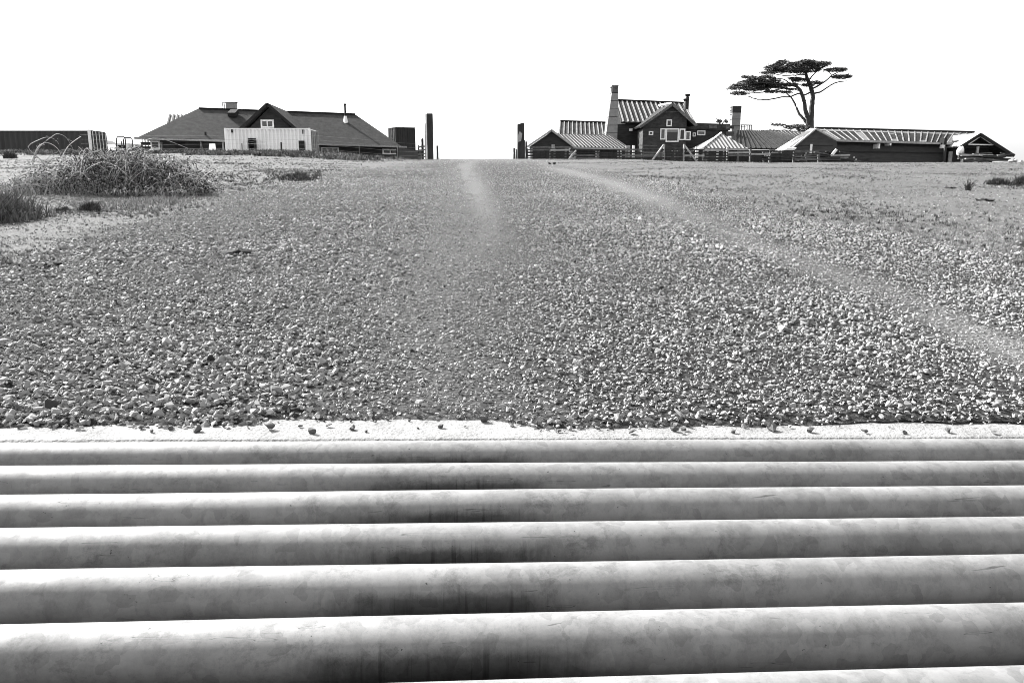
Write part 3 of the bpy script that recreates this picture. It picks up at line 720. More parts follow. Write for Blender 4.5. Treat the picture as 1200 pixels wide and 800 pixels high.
clod(647, 194, 8, 4, 'dark rock before the right gate post', 2)
clod(913, 284, 10, 2.5, 'dark twig-like piece on the gravel right of centre', 3)

# ------------------------------------------------------------------ windows etc. on oriented walls
class Plane:
    def __init__(s, A, B):
        s.A = Vector(A); s.B = Vector(B); d = Vector((s.B.x - s.A.x, s.B.y - s.A.y)); s.L = d.length; s.du = d.normalized(); s.dn = Vector((s.du.y, -s.du.x))
        if s.dn.y > 0: s.dn = -s.dn
    def at(s, px, py):
        p = Wp(px, py, s.A, s.B); return (Vector((p.x, p.y)) - Vector((s.A.x, s.A.y))).dot(s.du), p.z
    def box(s, mb, px0, py0, px1, py1, n0, n1):
        a0, z1 = s.at(px0, py0); a1, z0 = s.at(px1, py1); mb.obox(s.A, s.du, s.dn, a0, a1, n0, n1, z0, z1); return mb
def window(par, pl, px0, py0, px1, py1, bar=0.09, nx=1, nz=1, fm='white', gm='glass', upper=None, name='window', gap=0.0):
    a0, z1 = pl.at(px0, py0); a1, z0 = pl.at(px1, py1); mb = MB(); bx = lambda q0, q1, w0, w1: mb.obox(pl.A, pl.du, pl.dn, q0, q1, 0.0 + gap, 0.08 + gap, w0, w1)
    bx(a0, a1, z1 - bar, z1); bx(a0, a1, z0, z0 + bar); bx(a0, a0 + bar, z0 + bar, z1 - bar); bx(a1 - bar, a1, z0 + bar, z1 - bar)
    for i in range(1, nx): c = a0 + (a1 - a0) * i / nx; bx(c - bar / 3, c + bar / 3, z0 + bar, z1 - bar)
    for i in range(1, nz): c = z0 + (z1 - z0) * i / nz; mb.obox(pl.A, pl.du, pl.dn, a0 + bar, a1 - bar, 0.01 + gap, 0.07 + gap, c - bar / 3, c + bar / 3)
    fr = mb.build(name, fm, par)
    m2 = MB(); top = z1 - bar
    if upper:
        m3 = MB(); zz = z1 - (z1 - z0) * upper; m3.obox(pl.A, pl.du, pl.dn, a0 + bar, a1 - bar, 0.006 + gap, 0.03 + gap, zz, top); m3.build('blind', 'seam_light', fr); top = zz
    m2.obox(pl.A, pl.du, pl.dn, a0 + bar, a1 - bar, 0.004 + gap, 0.02 + gap, z0 + bar, top); m2.build('pane', gm, fr)
    return fr
def ribs(mb, q, n_, w_, h_, t0=0.0, t1=1.0, lift=0.0):
    """raised seams running from the ridge edge q[0]q[1] down to the eave edge q[3]q[2]"""
    q = [Vector(p) for p in q]; nr = (q[1] - q[0]).cross(q[3] - q[0]).normalized()
    if nr.z < 0: nr = -nr
    for i in range(n_):
        t = t0 + (t1 - t0) * (i / (n_ - 1) if n_ > 1 else 0.5)
        a_, b_ = lerp(q[0], q[1], t), lerp(q[3], q[2], t); mb.beam(a_ + nr * (h_ / 2 + lift), b_ + nr * (h_ / 2 + lift), w_, h_, up=nr)
    return mb
def corner(p): return gz(p.x, p.y)

# ------------------------------------------------------------------ long dark container at far left
def long_container():
    D = 58.0; x1 = W(105, 152, D).x; x0 = x1 - 12.2; zt = W(105, 152, D).z; gb = gz(x1, D); zb = gb
    t = thing('shipping_container', 'long dark corrugated container at the far left edge', 'container', ((x0 + x1) / 2, D + 1.2, gb))
    mb = MB(); n_ = 61; pts = []
    for i in range(n_ * 2):
        x = x0 + 0.15 + (x1 - x0 - 0.3) * i / (n_ * 2 - 1); pts.append((x, D + (0.04 if (i // 1) % 4 in (1, 2) else 0.0)))
    for (a_, b_) in zip(pts[:-1], pts[1:]): mb.face([(a_[0], a_[1], zb + 0.15), (b_[0], b_[1], zb + 0.15), (b_[0], b_[1], zt - 0.1), (a_[0], a_[1], zt - 0.1)])
    mb.box(x0 + 0.1, x1 - 0.1, D + 0.06, D + 2.38, zb + 0.15, zt - 0.02); mb.build('body', 'container_dark', t)
    MB().box(x0, x1, D - 0.03, D + 0.05, zt - 0.1, zt).build('top_rail', 'white', t)
    MB().box(x0, x1, D - 0.03, D + 0.05, zb, zb + 0.15).build('bottom_rail', 'container_dark', t)
    for x, m in ((x0, 'container_dark'), (x1 - 0.15, 'white')): MB().box(x, x + 0.16, D - 0.04, D + 0.1, zb, zt + 0.01).build('corner_post', m, t)
    for k in range(5): MB().tube([(x1 + 0.03, D + 0.3 + k * 0.45, zb + 0.2), (x1 + 0.03, D + 0.3 + k * 0.45, zt - 0.1)], 0.03, 6).build('locking_bar', 'white', t)
    mb = MB()
    for k in range(2): mb.box(x1 - 0.1, x1 + 0.0, D + 0.1 + k * 1.15, D + 1.2 + k * 1.15, zb + 0.15, zt - 0.1)
    mb.build('doors', 'container_dark', t)
    p = W(47, 179, 52); q = W(122, 178.5, 52)
    tag(MB().beam(p, q, 0.12, 0.16).build('timber_beam', 'palewood'), 'long pale timber beam lying before the far left container', 'beam')
    mb = MB().tube([W(-30, 181.6, 50), W(38, 181.8, 50), W(110, 181.5, 50)], 0.05, 6); tag(mb.build('pipe_length', 'blackwood'), 'thin dark pipe lying along the rise at far left', 'pipe')
long_container()

# ------------------------------------------------------------------ bits between container and farmhouse
D = 56.0
t = thing('roll_bar', 'dark hooped metal frame standing beside the bramble top', 'frame', (W(141, 180, D).x, D, gz(W(141, 180, D).x, D)))
for off in (0, 1.0):
    pts = [W(136.5, 184, D), W(136.5, 163, D), W(137.5, 160.6, D), W(145.5, 160.6, D), W(147, 163, D), W(147, 184, D)]
    for p in pts: p.y += off
    MB().tube(pts, 0.045, 6).build('hoop', 'trim_dark', t)
MB().box(W(137, 1, D).x, W(147, 1, D).x, D + 0.2, D + 0.8, W(141, 176, D).z, W(141, 171, D).z).build('seat', 'blackwood', t)
D = 66.0
t = thing('camper_trailer', 'low pale trailer roofs behind the bramble beside the dark container', 'trailer', (W(127, 180, D).x, D, gz(-34, D)))
MB().box(W(118, 1, D).x, W(134, 1, D).x, D, D + 2.5, gz(-34, D), W(125, 168, D).z).build('body', 'white', t)
MB().prism([W(116, 168, D), W(136, 168, D), W(132, 165.5, D), W(126, 164.5, D), W(120, 166.8, D)], (0, 2.5, 0)).build('roof', 'white', t)
MB().box(W(121, 1, D).x, W(130, 1, D).x, D - 0.03, D - 0.005, W(125, 174, D).z, W(125, 170, D).z).build('window', 'glass', t)
D = 63.0
t = thing('board_fence', 'short dark board fence left of the farmhouse with small finials', 'fence', (W(155, 180, D).x, D, gz(-31, D)))
xs0, xs1 = W(149, 1, D).x, W(163, 1, D).x
for i in range(3): MB().box(xs0, xs1, D, D + 0.04, W(155, 180.5 - i * 5, D).z, W(155, 176.5 - i * 5, D).z).build('board', 'darkboard', t)
for px in (150, 153.5, 157, 160.5): MB().box(W(px, 1, D).x, W(px + 1.2, 1, D).x, D + 0.045, D + 0.12, gz(-31, D), W(px, 162, D).z).build('post', 'palewood', t)

# ------------------------------------------------------------------ left farmhouse
def farmhouse():
    gb = gz(-20, 66) - 0.1
    t = thing('farmhouse', 'low dark farmhouse with shingled hip roof and central gable on the left', 'house', (-20, 68, gb))
    eL, eR = W(162, 160.6, 61), W(470, 171.2, 71); rL, rR = W(233, 127, 67), W(416, 134, 72)
    a_, Y_, Z_ = ray(470, 171.2); d_ = Vector((a_, Y_, Z_)); o_ = Vector((0, 0, CAM_H)); n_ = (rR - rL).cross(eL - rL); eR = o_ + d_ * ((rL - o_).dot(n_) / d_.dot(n_))   # keep the front slope flat
    bL = rL + (rL - eL) * 1.0; bR = rR + (rR - eR) * 1.0; bL.z = eL.z; bR.z = eR.z
    bR = Vector((rR.x + 2.6, rR.y + 5.5, eR.z)); bL = Vector((rL.x - 5.0, rL.y + 5, eL.z))
    mb = MB().slab([rL, rR, eR, eL], 0.16); mb.build('roof', 'asphalt_roof', t)
    MB().slab([rR, bR, eR], 0.16).build('roof', 'asphalt_roof', t)
    MB().slab([rL, eL, bL], 0.16).build('roof', 'asphalt_roof', t)
    MB().slab([rL, bL, bR, rR], 0.16).build('roof', 'asphalt_roof', t)
    MB().beam(rL + Vector((0, 0, 0.03)), rR + Vector((0, 0, 0.03)), 0.3, 0.08).build('ridge_cap', 'trim_dark', t)
    gut = MB().beam(eL + Vector((-0.3, -0.06, -0.09)), eR + Vector((0.5, -0.06, -0.09)), 0.12, 0.14); gut.build('gutter', 'steel', t)
    # walls stand back under the eaves
    inn = Vector((-0.35, 0.85, 0)); A = eL + inn + Vector((0.9, 0.35, 0)); B = eR + inn + Vector((-0.4, -0.1, 0)); zc = lambda p: p.z - 0.1
    foot = [(A.x, A.y), (B.x, B.y), (B.x + 1.5, B.y + 8), (A.x + 1, A.y + 9)]
    mb = MB(); k = 0
    zt = min(A.z, B.z) - 0.05
    mb.prism([(x, y, gb - 0.3) for x, y in foot], (0, 0, zt - gb + 0.3)); mb.build('wall', 'darkboard', t)
    pl = Plane(A, B)
    window(t, pl, 176, 165, 188, 176, 0.11)
    window(t, pl, 376, 172.5, 397, 180, 0.10, nx=3)
    window(t, pl, 448, 174.5, 466, 181, 0.10, nx=2)
    pl.box(MB(), 205, 166.5, 218, 181, 0.0, 0.05).build('door', 'trim_dark', t)
    for px in (189, 235.5, 261):
        p = Wp(px, 165, eL + Vector((0, 0.3, 0)), eR + Vector((0, 0.3, 0)))
        MB().box(p.x - 0.05, p.x + 0.05, p.y - 0.05, p.y + 0.05, gb, p.z - 0.1).build('porch_post', 'palewood', t)
    p = Wp(465, 172, eL + Vector((0, -.1, 0)), eR + Vector((0, -.1, 0))); MB().tube([(p.x, p.y - .05, p.z - 0.1), (p.x, p.y - .05, gb)], 0.06, 6).build('downpipe', 'trim_dark', t)
    # central gable, its ridge running back into the roof
    D = 62.5; ap, fl, fr = W(313, 120.5, D), W(277, 154, D), W(351, 153.5, D); back = Vector((-0.6, 8.5, 0))
    gl, gr = fl.copy(), fr.copy()
    wf = [Vector((fl.x + 0.5, D + 0.55, gb)), Vector((fr.x - 0.5, D + 0.55, gb)), Vector((fr.x - 0.5, D + 0.55, fr.z - 0.05)), Vector((ap.x, D + 0.55, ap.z - 0.28)), Vector((fl.x + 0.5, D + 0.55, fl.z - 0.05))]
    MB().prism(wf, (-0.5, 7, 0)).build('gable_wall', 'darkboard', t)
    MB().slab([ap, ap + back, fl + back, fl], 0.15).build('gable_roof', 'asphalt_roof', t)
    MB().slab([ap, ap + back, fr + back, fr], 0.15).build('gable_roof', 'asphalt_roof', t)
    MB().beam(ap + Vector((0, -.04, -.1)), fl + Vector((0, -.04, -.1)), 0.06, 0.22).build('barge_board', 'trim_dark', t)
    MB().beam(ap + Vector((0, -.04, -.1)), fr + Vector((0, -.04, -.1)), 0.06, 0.22).build('barge_board', 'trim_dark', t)
    gp = Plane((fl.x, D + 0.55, 0), (fr.x, D + 0.55, 0)); window(t, gp, 305.5, 140.5, 321.5, 150, 0.12, nx=2, gm='glass_grey')
    # flue with a pale flashing cone, square chimney, skylight
    def on_roof(px, py):
        n_ = (rR - rL).cross(eL - rL); a_, Y, Z = ray(px, py); d = Vector((a_, Y, Z)); o_ = Vector((0, 0, CAM_H)); k_ = (rL - o_).dot(n_) / d.dot(n_); return o_ + d * k_
    q = on_roof(405, 143); mb = MB().tube([q + Vector((0, 0, -0.2)), q + Vector((0, 0, 0.5))], [0.25, 0.12], 4); fl_ = mb.build('flashing', 'white', t)
    MB().tube([q + Vector((0, 0, 0.3)), q + Vector((0, 0, 1.4)), q + Vector((0, 0, 1.41)), q + Vector((0, 0, 1.55))], [0.085, 0.085, 0.13, 0.11], 8).build('flue', 'trim_dark', t)
    q = W(272, 128, 69); c = MB().box(q.x - 0.35, q.x + 0.35, q.y - 0.35, q.y + 0.35, q.z - 0.8, W(272, 120.5, 69).z).build('chimney', 'plate', t)
    MB().box(q.x - 0.42, q.x + 0.42, q.y - 0.42, q.y + 0.42, W(272, 120.5, 69).z + 0.002, W(272, 119.8, 69).z).build('cap', 'trim_dark', c)
    q0, q1 = W(261, 126, 70), W(266.5, 121, 70); mb = MB()
    for i in range(4): x = q0.x + (q1.x - q0.x) * i / 3; mb.box(x - 0.03, x + 0.03, 70, 70.06, q0.z - 0.3, q1.z)
    for z in (q1.z + 0.03, (q0.z + q1.z) / 2): mb.box(q0.x - 0.05, q1.x + 0.05, 69.9, 69.98, z - 0.03, z + 0.03)
    mb.build('roof_rack', 'steel', t)
    q = on_roof(274, 136); sk = MB().prism([q + Vector((-0.35, -0.4, -0.1)), q + Vector((0.3, -0.4, -0.1)), q + Vector((0.3, 0.45, 0.25)), q + Vector((-0.35, 0.45, 0.25))], (0, -0.1, 0.32)).build('skylight', 'trim_dark', t)
    MB().prism([q + Vector((-0.25, -0.36, 0.235)), q + Vector((0.1, -0.36, 0.235)), q + Vector((0.1, 0.2, 0.45)), q + Vector((-0.25, 0.2, 0.45))], (0, -0.02, 0.03)).build('pane', 'white', sk)
    q = on_roof(241, 158.5); MB().tube([q, q + Vector((0, 0, 0.25))], 0.08, 8).build('vent', 'trim_dark', t)
    # plinth of pale rubble
    A2 = A + Vector((0, -0.25, 0)); B2 = B + Vector((0, -0.25, 0)); p2 = Plane(A2, B2); p2.box(MB(), 173, 177, 226, 186, 0, 0.2).build('plinth', 'palewood', t)
    # striped metal roof of an outbuilding behind the left slope
    a0, a1, b1, b0 = W(199.5, 135, 80), W(222, 135.3, 80), W(222, 148, 76), W(196, 148, 76)
    s = thing('back_shed', 'ribbed metal roof showing above the left slope of the farmhouse', 'shed', ((a0.x + a1.x) / 2, 78, gb))
    MB().slab([a0, a1, b1, b0], 0.1).build('roof', 'light_metal_roof', s)
    MB().box(b0.x + 0.3, b1.x, 76.2, 80, gb, b0.z - 0.15).build('wall', 'darkboard', s)
    ribs(MB(), [a0, a1, b1, b0], 6, 0.16, 0.1).build('seam_ribs', 'seam_dark', s)
farmhouse()
D = 60.0
q = W(247, 178, D); t = thing('white_chair', 'white plastic garden chair before the dark farmhouse wall', 'chair', (q.x, D, gz(q.x, D)))
z0 = W(247, 178.5, D).z; s = 0.27
MB().box(q.x - s, q.x + s, D - s, D + s, z0, z0 + 0.05).build('seat', 'white', t)
MB().prism([(q.x - s, D + s, z0 + 0.05), (q.x + s, D + s, z0 + 0.05), (q.x + s * 0.8, D + s + 0.12, W(1, 168, D).z), (q.x - s * 0.8, D + s + 0.12, W(1, 168, D).z)], (0, 0.05, 0)).build('backrest', 'white', t)
for ix in (-1, 1):
    for iy in (-1, 1): MB().box(q.x + ix * (s - 0.04) - 0.02, q.x + ix * (s - 0.04) + 0.02, D + iy * (s - 0.04) - 0.02, D + iy * (s - 0.04) + 0.02, gz(q.x, D), z0 - 0.001).build('leg', 'white', t)

# ------------------------------------------------------------------ white container
def white_container():
    D = 59.0; x0, x1 = W(262.5, 150, D).x, W(363.5, 150, D).x; zt = W(300, 150.3, D).z; gb = gz((x0 + x1) / 2, D)
    t = thing('shipping_container', 'white corrugated container standing before the left farmhouse', 'container', ((x0 + x1) / 2, D + 1.2, gb))
    mb = MB(); n_ = 22; per = (x1 - x0 - 0.24) / n_; pts = []
    for i in range(n_):
        b0 = x0 + 0.12 + i * per; pts += [(b0, D), (b0 + per * 0.38, D), (b0 + per * 0.5, D + 0.10), (b0 + per * 0.88, D + 0.10)]
    pts.append((x1 - 0.12, D))
    for a_, b_ in zip(pts[:-1], pts[1:]): mb.face([(a_[0], a_[1], gb + 0.15), (b_[0], b_[1], gb + 0.15), (b_[0], b_[1], zt - 0.09), (a_[0], a_[1], zt - 0.09)])
    mb.box(x0 + 0.05, x1 - 0.12, D + 0.11, D + 2.38, gb + 0.15, zt - 0.03)
    mb.build('body', 'container_white', t)
    MB().box(x0, x1, D - 0.03, D + 0.06, zt - 0.09, zt).build('top_rail', 'container_white', t)
    rp = MB()
    for i in range(n_): b0 = x0 + 0.12 + i * per; rp.box(b0, b0 + per * 0.5, D + 0.061, D + 2.3, zt - 0.028, zt + 0.015)
    rp.build('roof_panel', 'seam_dark', t)
    MB().box(x0, x1, D - 0.03, D + 0.06, gb, gb + 0.15).build('bottom_rail', 'steel', t)
    for x in (x0, x1 - 0.12): MB().box(x, x + 0.12, D - 0.035, D + 0.1, gb + 0.001, zt + 0.01).build('corner_post', 'container_white', t)
    MB().box(x1 - 0.12, x1, D + 2.25, D + 2.42, gb, zt).build('corner_post', 'steel', t)
    # end wall with doors and bars; its shade is put into the grey steel colour
    for k in range(2):
        d = MB().box(x1 - 0.10, x1 - 0.03, D + 0.12 + k * 1.06, D + 1.16 + k * 1.06, gb + 0.15, zt - 0.12).build('door', 'steel', t)
        for j in (0.3, 0.75): MB().tube([(x1 + 0.01, D + 0.12 + k * 1.06 + j, gb + 0.2), (x1 + 0.01, D + 0.12 + k * 1.06 + j, zt - 0.15)], 0.03, 6).build('locking_bar', 'palewood', d)
    pl = Plane((x0, D - 0.0, 0), (x1, D - 0.0, 0))
    pl.box(MB(), 350, 165, 357.5, 180, 0.0, 0.04).build('hatch', 'trim_dark', t)
    pl.box(MB(), 354.3, 152.2, 355.6, 157, 0.0, 0.05).build('lock_box', 'trim_dark', t); pl.box(MB(), 271, 151.8, 273, 155.5, 0.0, 0.05).build('vent', 'seam_dark', t)
    # rack of shelves leaning at its front
    D2 = D - 0.45; a0, a1 = W(279.5, 1, D2).x, W(287.5, 1, D2).x; zz = W(1, 162, D2).z; g2 = gz(a0, D2)
    r_ = thing('shelf_rack', 'dark open shelf rack standing against the white container', 'rack', (a0, D2, g2))
    for x in (a0, a1 - 0.06): MB().box(x, x + 0.06, D2, D2 + 0.35, g2, zz).build('upright', 'blackwood', r_)
    for i in range(6): z = g2 + 0.15 + (zz - g2 - 0.2) * i / 5; MB().box(a0 + 0.06, a1 - 0.06, D2 + 0.02, D2 + 0.33, z, z + 0.05).build('shelf', 'seam_dark' if i % 2 else 'greywood', r_)
    MB().box(a0 + 0.061, a1 - 0.061, D2 + 0.34, D2 + 0.36, g2 + .1, zz - 0.02).build('back', 'trim_dark', r_)
white_container()

# ------------------------------------------------------------------ water tank
D = 77.0; A, B, C_ = W(455.5, 150.3, D + 1.3), W(463.5, 150.3, D), W(486, 150.8, D + 0.5); gb = gz(B.x, D)
E_ = A + (C_ - B); zt = B.z
t = thing('storage_shed', 'dark upright boxy shed right of the left farmhouse', 'shed', (C_.x, D + 1, gb))
MB().prism([(p.x, p.y, gb) for p in (A, B, C_, E_)], (0, 0, zt - gb)).build('wall', 'container_dark', t)
MB().prism([(p.x, p.y, zt + 0.003) for p in (A + Vector((-.08, 0, 0)), B + Vector((0, -.1, 0)), C_ + Vector((.08, -.05, 0)), E_ + Vector((.05, .1, 0)))], (0, 0, 0.09)).build('roof', 'seam_dark', t)
for (P0, P1, n0) in ((A, B, 4), (B, C_, 8)):
    for k in range(n0 + 1):
        p = lerp(P0, P1, k / n0); d = (P1 - P0).normalized(); o_ = Vector((d.y, -d.x, 0)); o_ = -o_ if o_.y > 0 else o_
        p = p + o_ * 0.03; MB().box(p.x - .035, p.x + .035, p.y - .035, p.y + .035, gb, zt - .02).build('batten', 'palewood' if P0 is A else 'blackwood', t)  # left face gets pale battens: its sunlight is put into their colour
MB().tube([(C_.x - 1.2, D + 1, zt + .09), (C_.x - 1.2, D + 1, zt + 0.35)], 0.05, 6).build('vent', 'steel', t)

# ------------------------------------------------------------------ gate posts
def post_block(name, label, px0, px1, py0, py1, D, rz, m, depth=None, cat='post', group=None, topcut=0.0):
    a0, a1 = W(px0, py1, D), W(px1, py1, D); cx = (a0.x + a1.x) / 2; wd = a1.x - a0.x; g_ = gz(cx, D); zt_ = W(cx, py0, D).z if False else W(px0, py0, D).z
    t_ = thing(name, label, cat, (cx, D, g_), group)
    c_, s_ = math.cos(rz), math.sin(rz); dp = depth or wd
    P_ = [(cx + c_ * x - s_ * y, D + s_ * x + c_ * y, g_ - 0.1) for x, y in ((-wd / 2, -dp / 2), (wd / 2, -dp / 2), (wd / 2, dp / 2), (-wd / 2, dp / 2))]
    h_ = zt_ - g_ + 0.1; mb_ = MB(); seg = 8; r_ = random.Random(px0)
    rings = []
    for i in range(seg + 1):
        rings.append([(p[0] + r_.uniform(-.012, .012), p[1] + r_.uniform(-.012, .012), p[2] + h_ * i / seg - (topcut * (1 if j in (0, 3) else 0) if i == seg else 0)) for j, p in enumerate(P_)])
    for rr in rings: mb_.v += rr
    for i in range(seg):
        for j in range(4): j2 = (j + 1) % 4; mb_.f.append((i * 4 + j, i * 4 + j2, i * 4 + 4 + j2, i * 4 + 4 + j))
    mb_.f += [(3, 2, 1, 0), (seg * 4, seg * 4 + 1, seg * 4 + 2, seg * 4 + 3)]
    mb_.build('shaft', m, t_)
    return t_, P_, g_, zt_
D = 50.0
t, P, g_, zt = post_block('gate_post', 'tall dark gate post with pale left edge at the left of the opening', 501.5, 508, 133.3, 188, D, 0.0, 'blackwood', 0.32)
x0 = P[0][0]; MB().box(x0 - 0.10, x0 - 0.004, D - 0.12, D + 0.1, g_ - 0.1, zt - 0.02).build('sunlit_left_face', 'white', t)  # white strip puts the sunlit, white-painted left face into colour
mb = MB().box(x0 - 0.16, x0 - 0.104, D - 0.05, D + 0.1, g_ - 0.1, zt - 0.6); mb.build('edge_strip', 'steel', t)
post_block('small_post', 'thin short dark post just right of the tall left gate post', 511.8, 513.8, 170.8, 188, 50.5, 0.1, 'blackwood')
post_block('fence_post', 'knotty dark fence post beside the tall left gate post', 494.2, 496.8, 161.5, 188, 50.3, 0.1, 'blackwood', topcut=0.1)
post_block('fence_post', 'short dark post left of the knotty one near the boxy shed', 490.2, 491.8, 170.5, 188, 50.3, 0.1, 'blackwood')
mb = MB()
for i, py in enumerate((172, 176, 180.5, 184)): mb.beam(W(489.5, py + 0.5, 50.1), W(498.5, py - 0.5, 50.1), 0.05, 0.09)
tag(mb.build('rail_fence', 'greywood'), 'short stub of rail fence between the boxy shed and left gate post', 'fence')
t, P, g_, zt = post_block('gate_post', 'stout weathered gate post at the right of the opening', 606.3, 613.8, 144, 190, 50.0, 0.12, 'blackwood', 0.4, topcut=0.10)
x0, x1 = P[0][0], P[1][0]; z_ = W(1, 160, 50).z
MB().prism([(x0 + 0.02, 49.74, z_ - 0.35), (x0 + 0.20, 49.76, z_ - 0.30), (x0 + 0.28, 49.77, z_ + 0.15), (x0 + 0.12, 49.75, z_ + 0.3), (x0 + 0.03, 49.74, z_ + 0.1)], (0, 0.03, 0)).build('lichen_patch', 'palewood', t)
post_block('small_post', 'short knotty post left of the stout right gate post', 601.6, 603.6, 173.5, 190, 50.2, 0, 'blackwood')
post_block('small_post', 'pale thin post touching the left of the stout right gate post', 604.2, 605.8, 175, 190, 50.2, 0, 'greywood')
post_block('fence_post', 'grey post touching the right of the stout right gate post', 614, 615.4, 164.5, 190, 50.2, 0, 'greywood')
post_block('fence_post', 'dark post on the right of the grey one at the corral corner', 615.8, 617.4, 166, 190, 50.4, 0, 'blackwood')

# ------------------------------------------------------------------ left wire fence
t = thing('wire_fence', 'wire fence on thin posts running before the left farmhouse', 'fence', (-16, 47, gz(-16, 47)))
PF = [(96, 172, 190, 44), (142, 165.5, 190, 45), (189, 166, 188, 45.5), (235, 166, 187, 46), (283, 168, 188, 46.5), (329, 167, 190, 46), (375, 172, 191, 46), (421, 172, 189.5, 47), (466, 171, 188.5, 48.5), (490, 172, 188, 50)]
tops = []
for i, (px, y0, y1, D) in enumerate(PF[:-1]):
    q = W(px, y0, D); g_ = gz(q.x, D); rr = 0.055 if px in (329,) else 0.033
    MB().tube([(q.x, D, g_ - 0.1), (q.x + 0.02, D, q.z)], rr, 6).build('post', 'blackwood', t)
for k in range(4):
    pts = []
    for (px, y0, y1, D) in PF: q = W(px, y0, D); g_ = gz(q.x, D); pts.append((q.x, D - 0.05, g_ + 0.25 + 0.25 * k))
    MB().tube(pts, 0.004, 3).build('wire', 'steel', t)

# ------------------------------------------------------------------ right: small gabled shed
def gable_shed():
    D = 60.5; gb = gz(3, D); ap, fl, fr = W(646.5, 151.3, D), W(617.5, 171, D), W(674.5, 171.8, D); bk = Vector((-0.25, 4.0, 0))
    t = thing('gabled_shed', 'small dark shed with pale metal gable roof by the right gate post', 'shed', (ap.x, D + 2, gb))
    MB().slab([ap, ap + bk, fl + bk, fl], 0.07).build('roof', 'light_metal_roof', t); MB().slab([ap, ap + bk, fr + bk, fr], 0.07).build('roof', 'light_metal_roof', t)
    for f in (fl, fr): MB().beam(ap + Vector((0, -0.05, -0.09)), f + Vector((0, -0.05, -0.09)), 0.05, 0.14).build('barge_board', 'palewood', t)
    MB().prism([Vector((fl.x + .25, D + .25, fl.z - .02)), Vector((fr.x - .25, D + .25, fr.z - .02)), Vector((ap.x, D + .25, ap.z - .18))], (0, 3.5, 0)).build('gable_wall', 'darkboard', t)
    zt = fl.z - 0.025
    pl = Plane((fl.x, D + 0.25, 0), (fr.x, D + 0.25, 0))
    MB().box(fl.x + .3, fr.x - .3, D + 0.45, D + 3.7, gb - .2, zt).build('wall', 'blackwood', t)
    MB().box(fl.x + 0.2, fr.x - 0.2, D + 0.1, D + 0.24, fl.z - 0.16, fl.z - 0.02).build('tie_beam', 'greywood', t)
    for px in (623, 650, 663, 672): q = W(px, 172, D + .15); MB().box(q.x - .07, q.x + .07, D + .1, D + .24, gb - .2, fl.z - .165).build('post', 'greywood' if px > 640 else 'palewood', t)
    MB().box(W(650, 1, D).x - .12, W(650, 1, D).x + .12, D - .02, D + .08, fl.z - .2, fl.z + .1).build('lamp', 'palewood', t)
gable_shed()
def stock_barn():
    """low building with the bright ribbed roof and a darker roof stepped above it"""
    t = thing('low_barn', 'low barn with bright ribbed lean-to roof below the tapered chimney', 'barn', (6.5, 65, gz(6, 64)))
    gb = gz(6, 64)
    q = [W(654, 157.6, 66.5), W(714, 158.6, 66.5), W(736, 173.8, 62.5), W(668, 171.8, 62.5)]
    MB().slab(q, 0.08).build('roof', 'light_metal_roof', t); ribs(MB(), q, 17, 0.10, 0.09).build('seam_ribs', 'seam_dark', t)
    MB().beam(q[3] + Vector((0, -.03, -.1)), q[2] + Vector((0, -.03, -.1)), 0.06, 0.1).build('fascia', 'palewood', t)
    MB().box(q[3].x + .3, q[2].x - .2, 63.4, 66.4, gb - .2, q[3].z - .25).build('wall', 'blackwood', t)
    for px in (676, 702.5, 729): x = W(px, 1, 62.8).x; MB().box(x - .07, x + .07, 62.7, 62.85, gb - .2, q[3].z - .2).build('post', 'palewood', t)
    q = [W(656.5, 142.2, 72), W(709.5, 144, 72), W(712, 158.5, 68.5), W(655.5, 157.8, 68.5)]
    MB().slab(q, 0.1).build('upper_roof', 'dark_metal_roof', t); ribs(MB(), q, 12, 0.09, 0.06).build('seam_ribs', 'seam_light', t)
    MB().beam(q[0] + Vector((0, 0, .05)), q[1] + Vector((0, 0, .05)), 0.25, 0.1).build('ridge_cap', 'trim_dark', t)
    MB().box(q[3].x + .1, q[2].x - .1, 68.8, 71.9, gb - .2, q[3].z - .12).build('upper_wall', 'darkboard', t)
    b = MB().slab([q[0], q[1], q[1] + Vector((0, 3.5, -1.2)), q[0] + Vector((0, 3.5, -1.2))], 0.1); b.build('upper_roof', 'dark_metal_roof', t)
stock_barn()

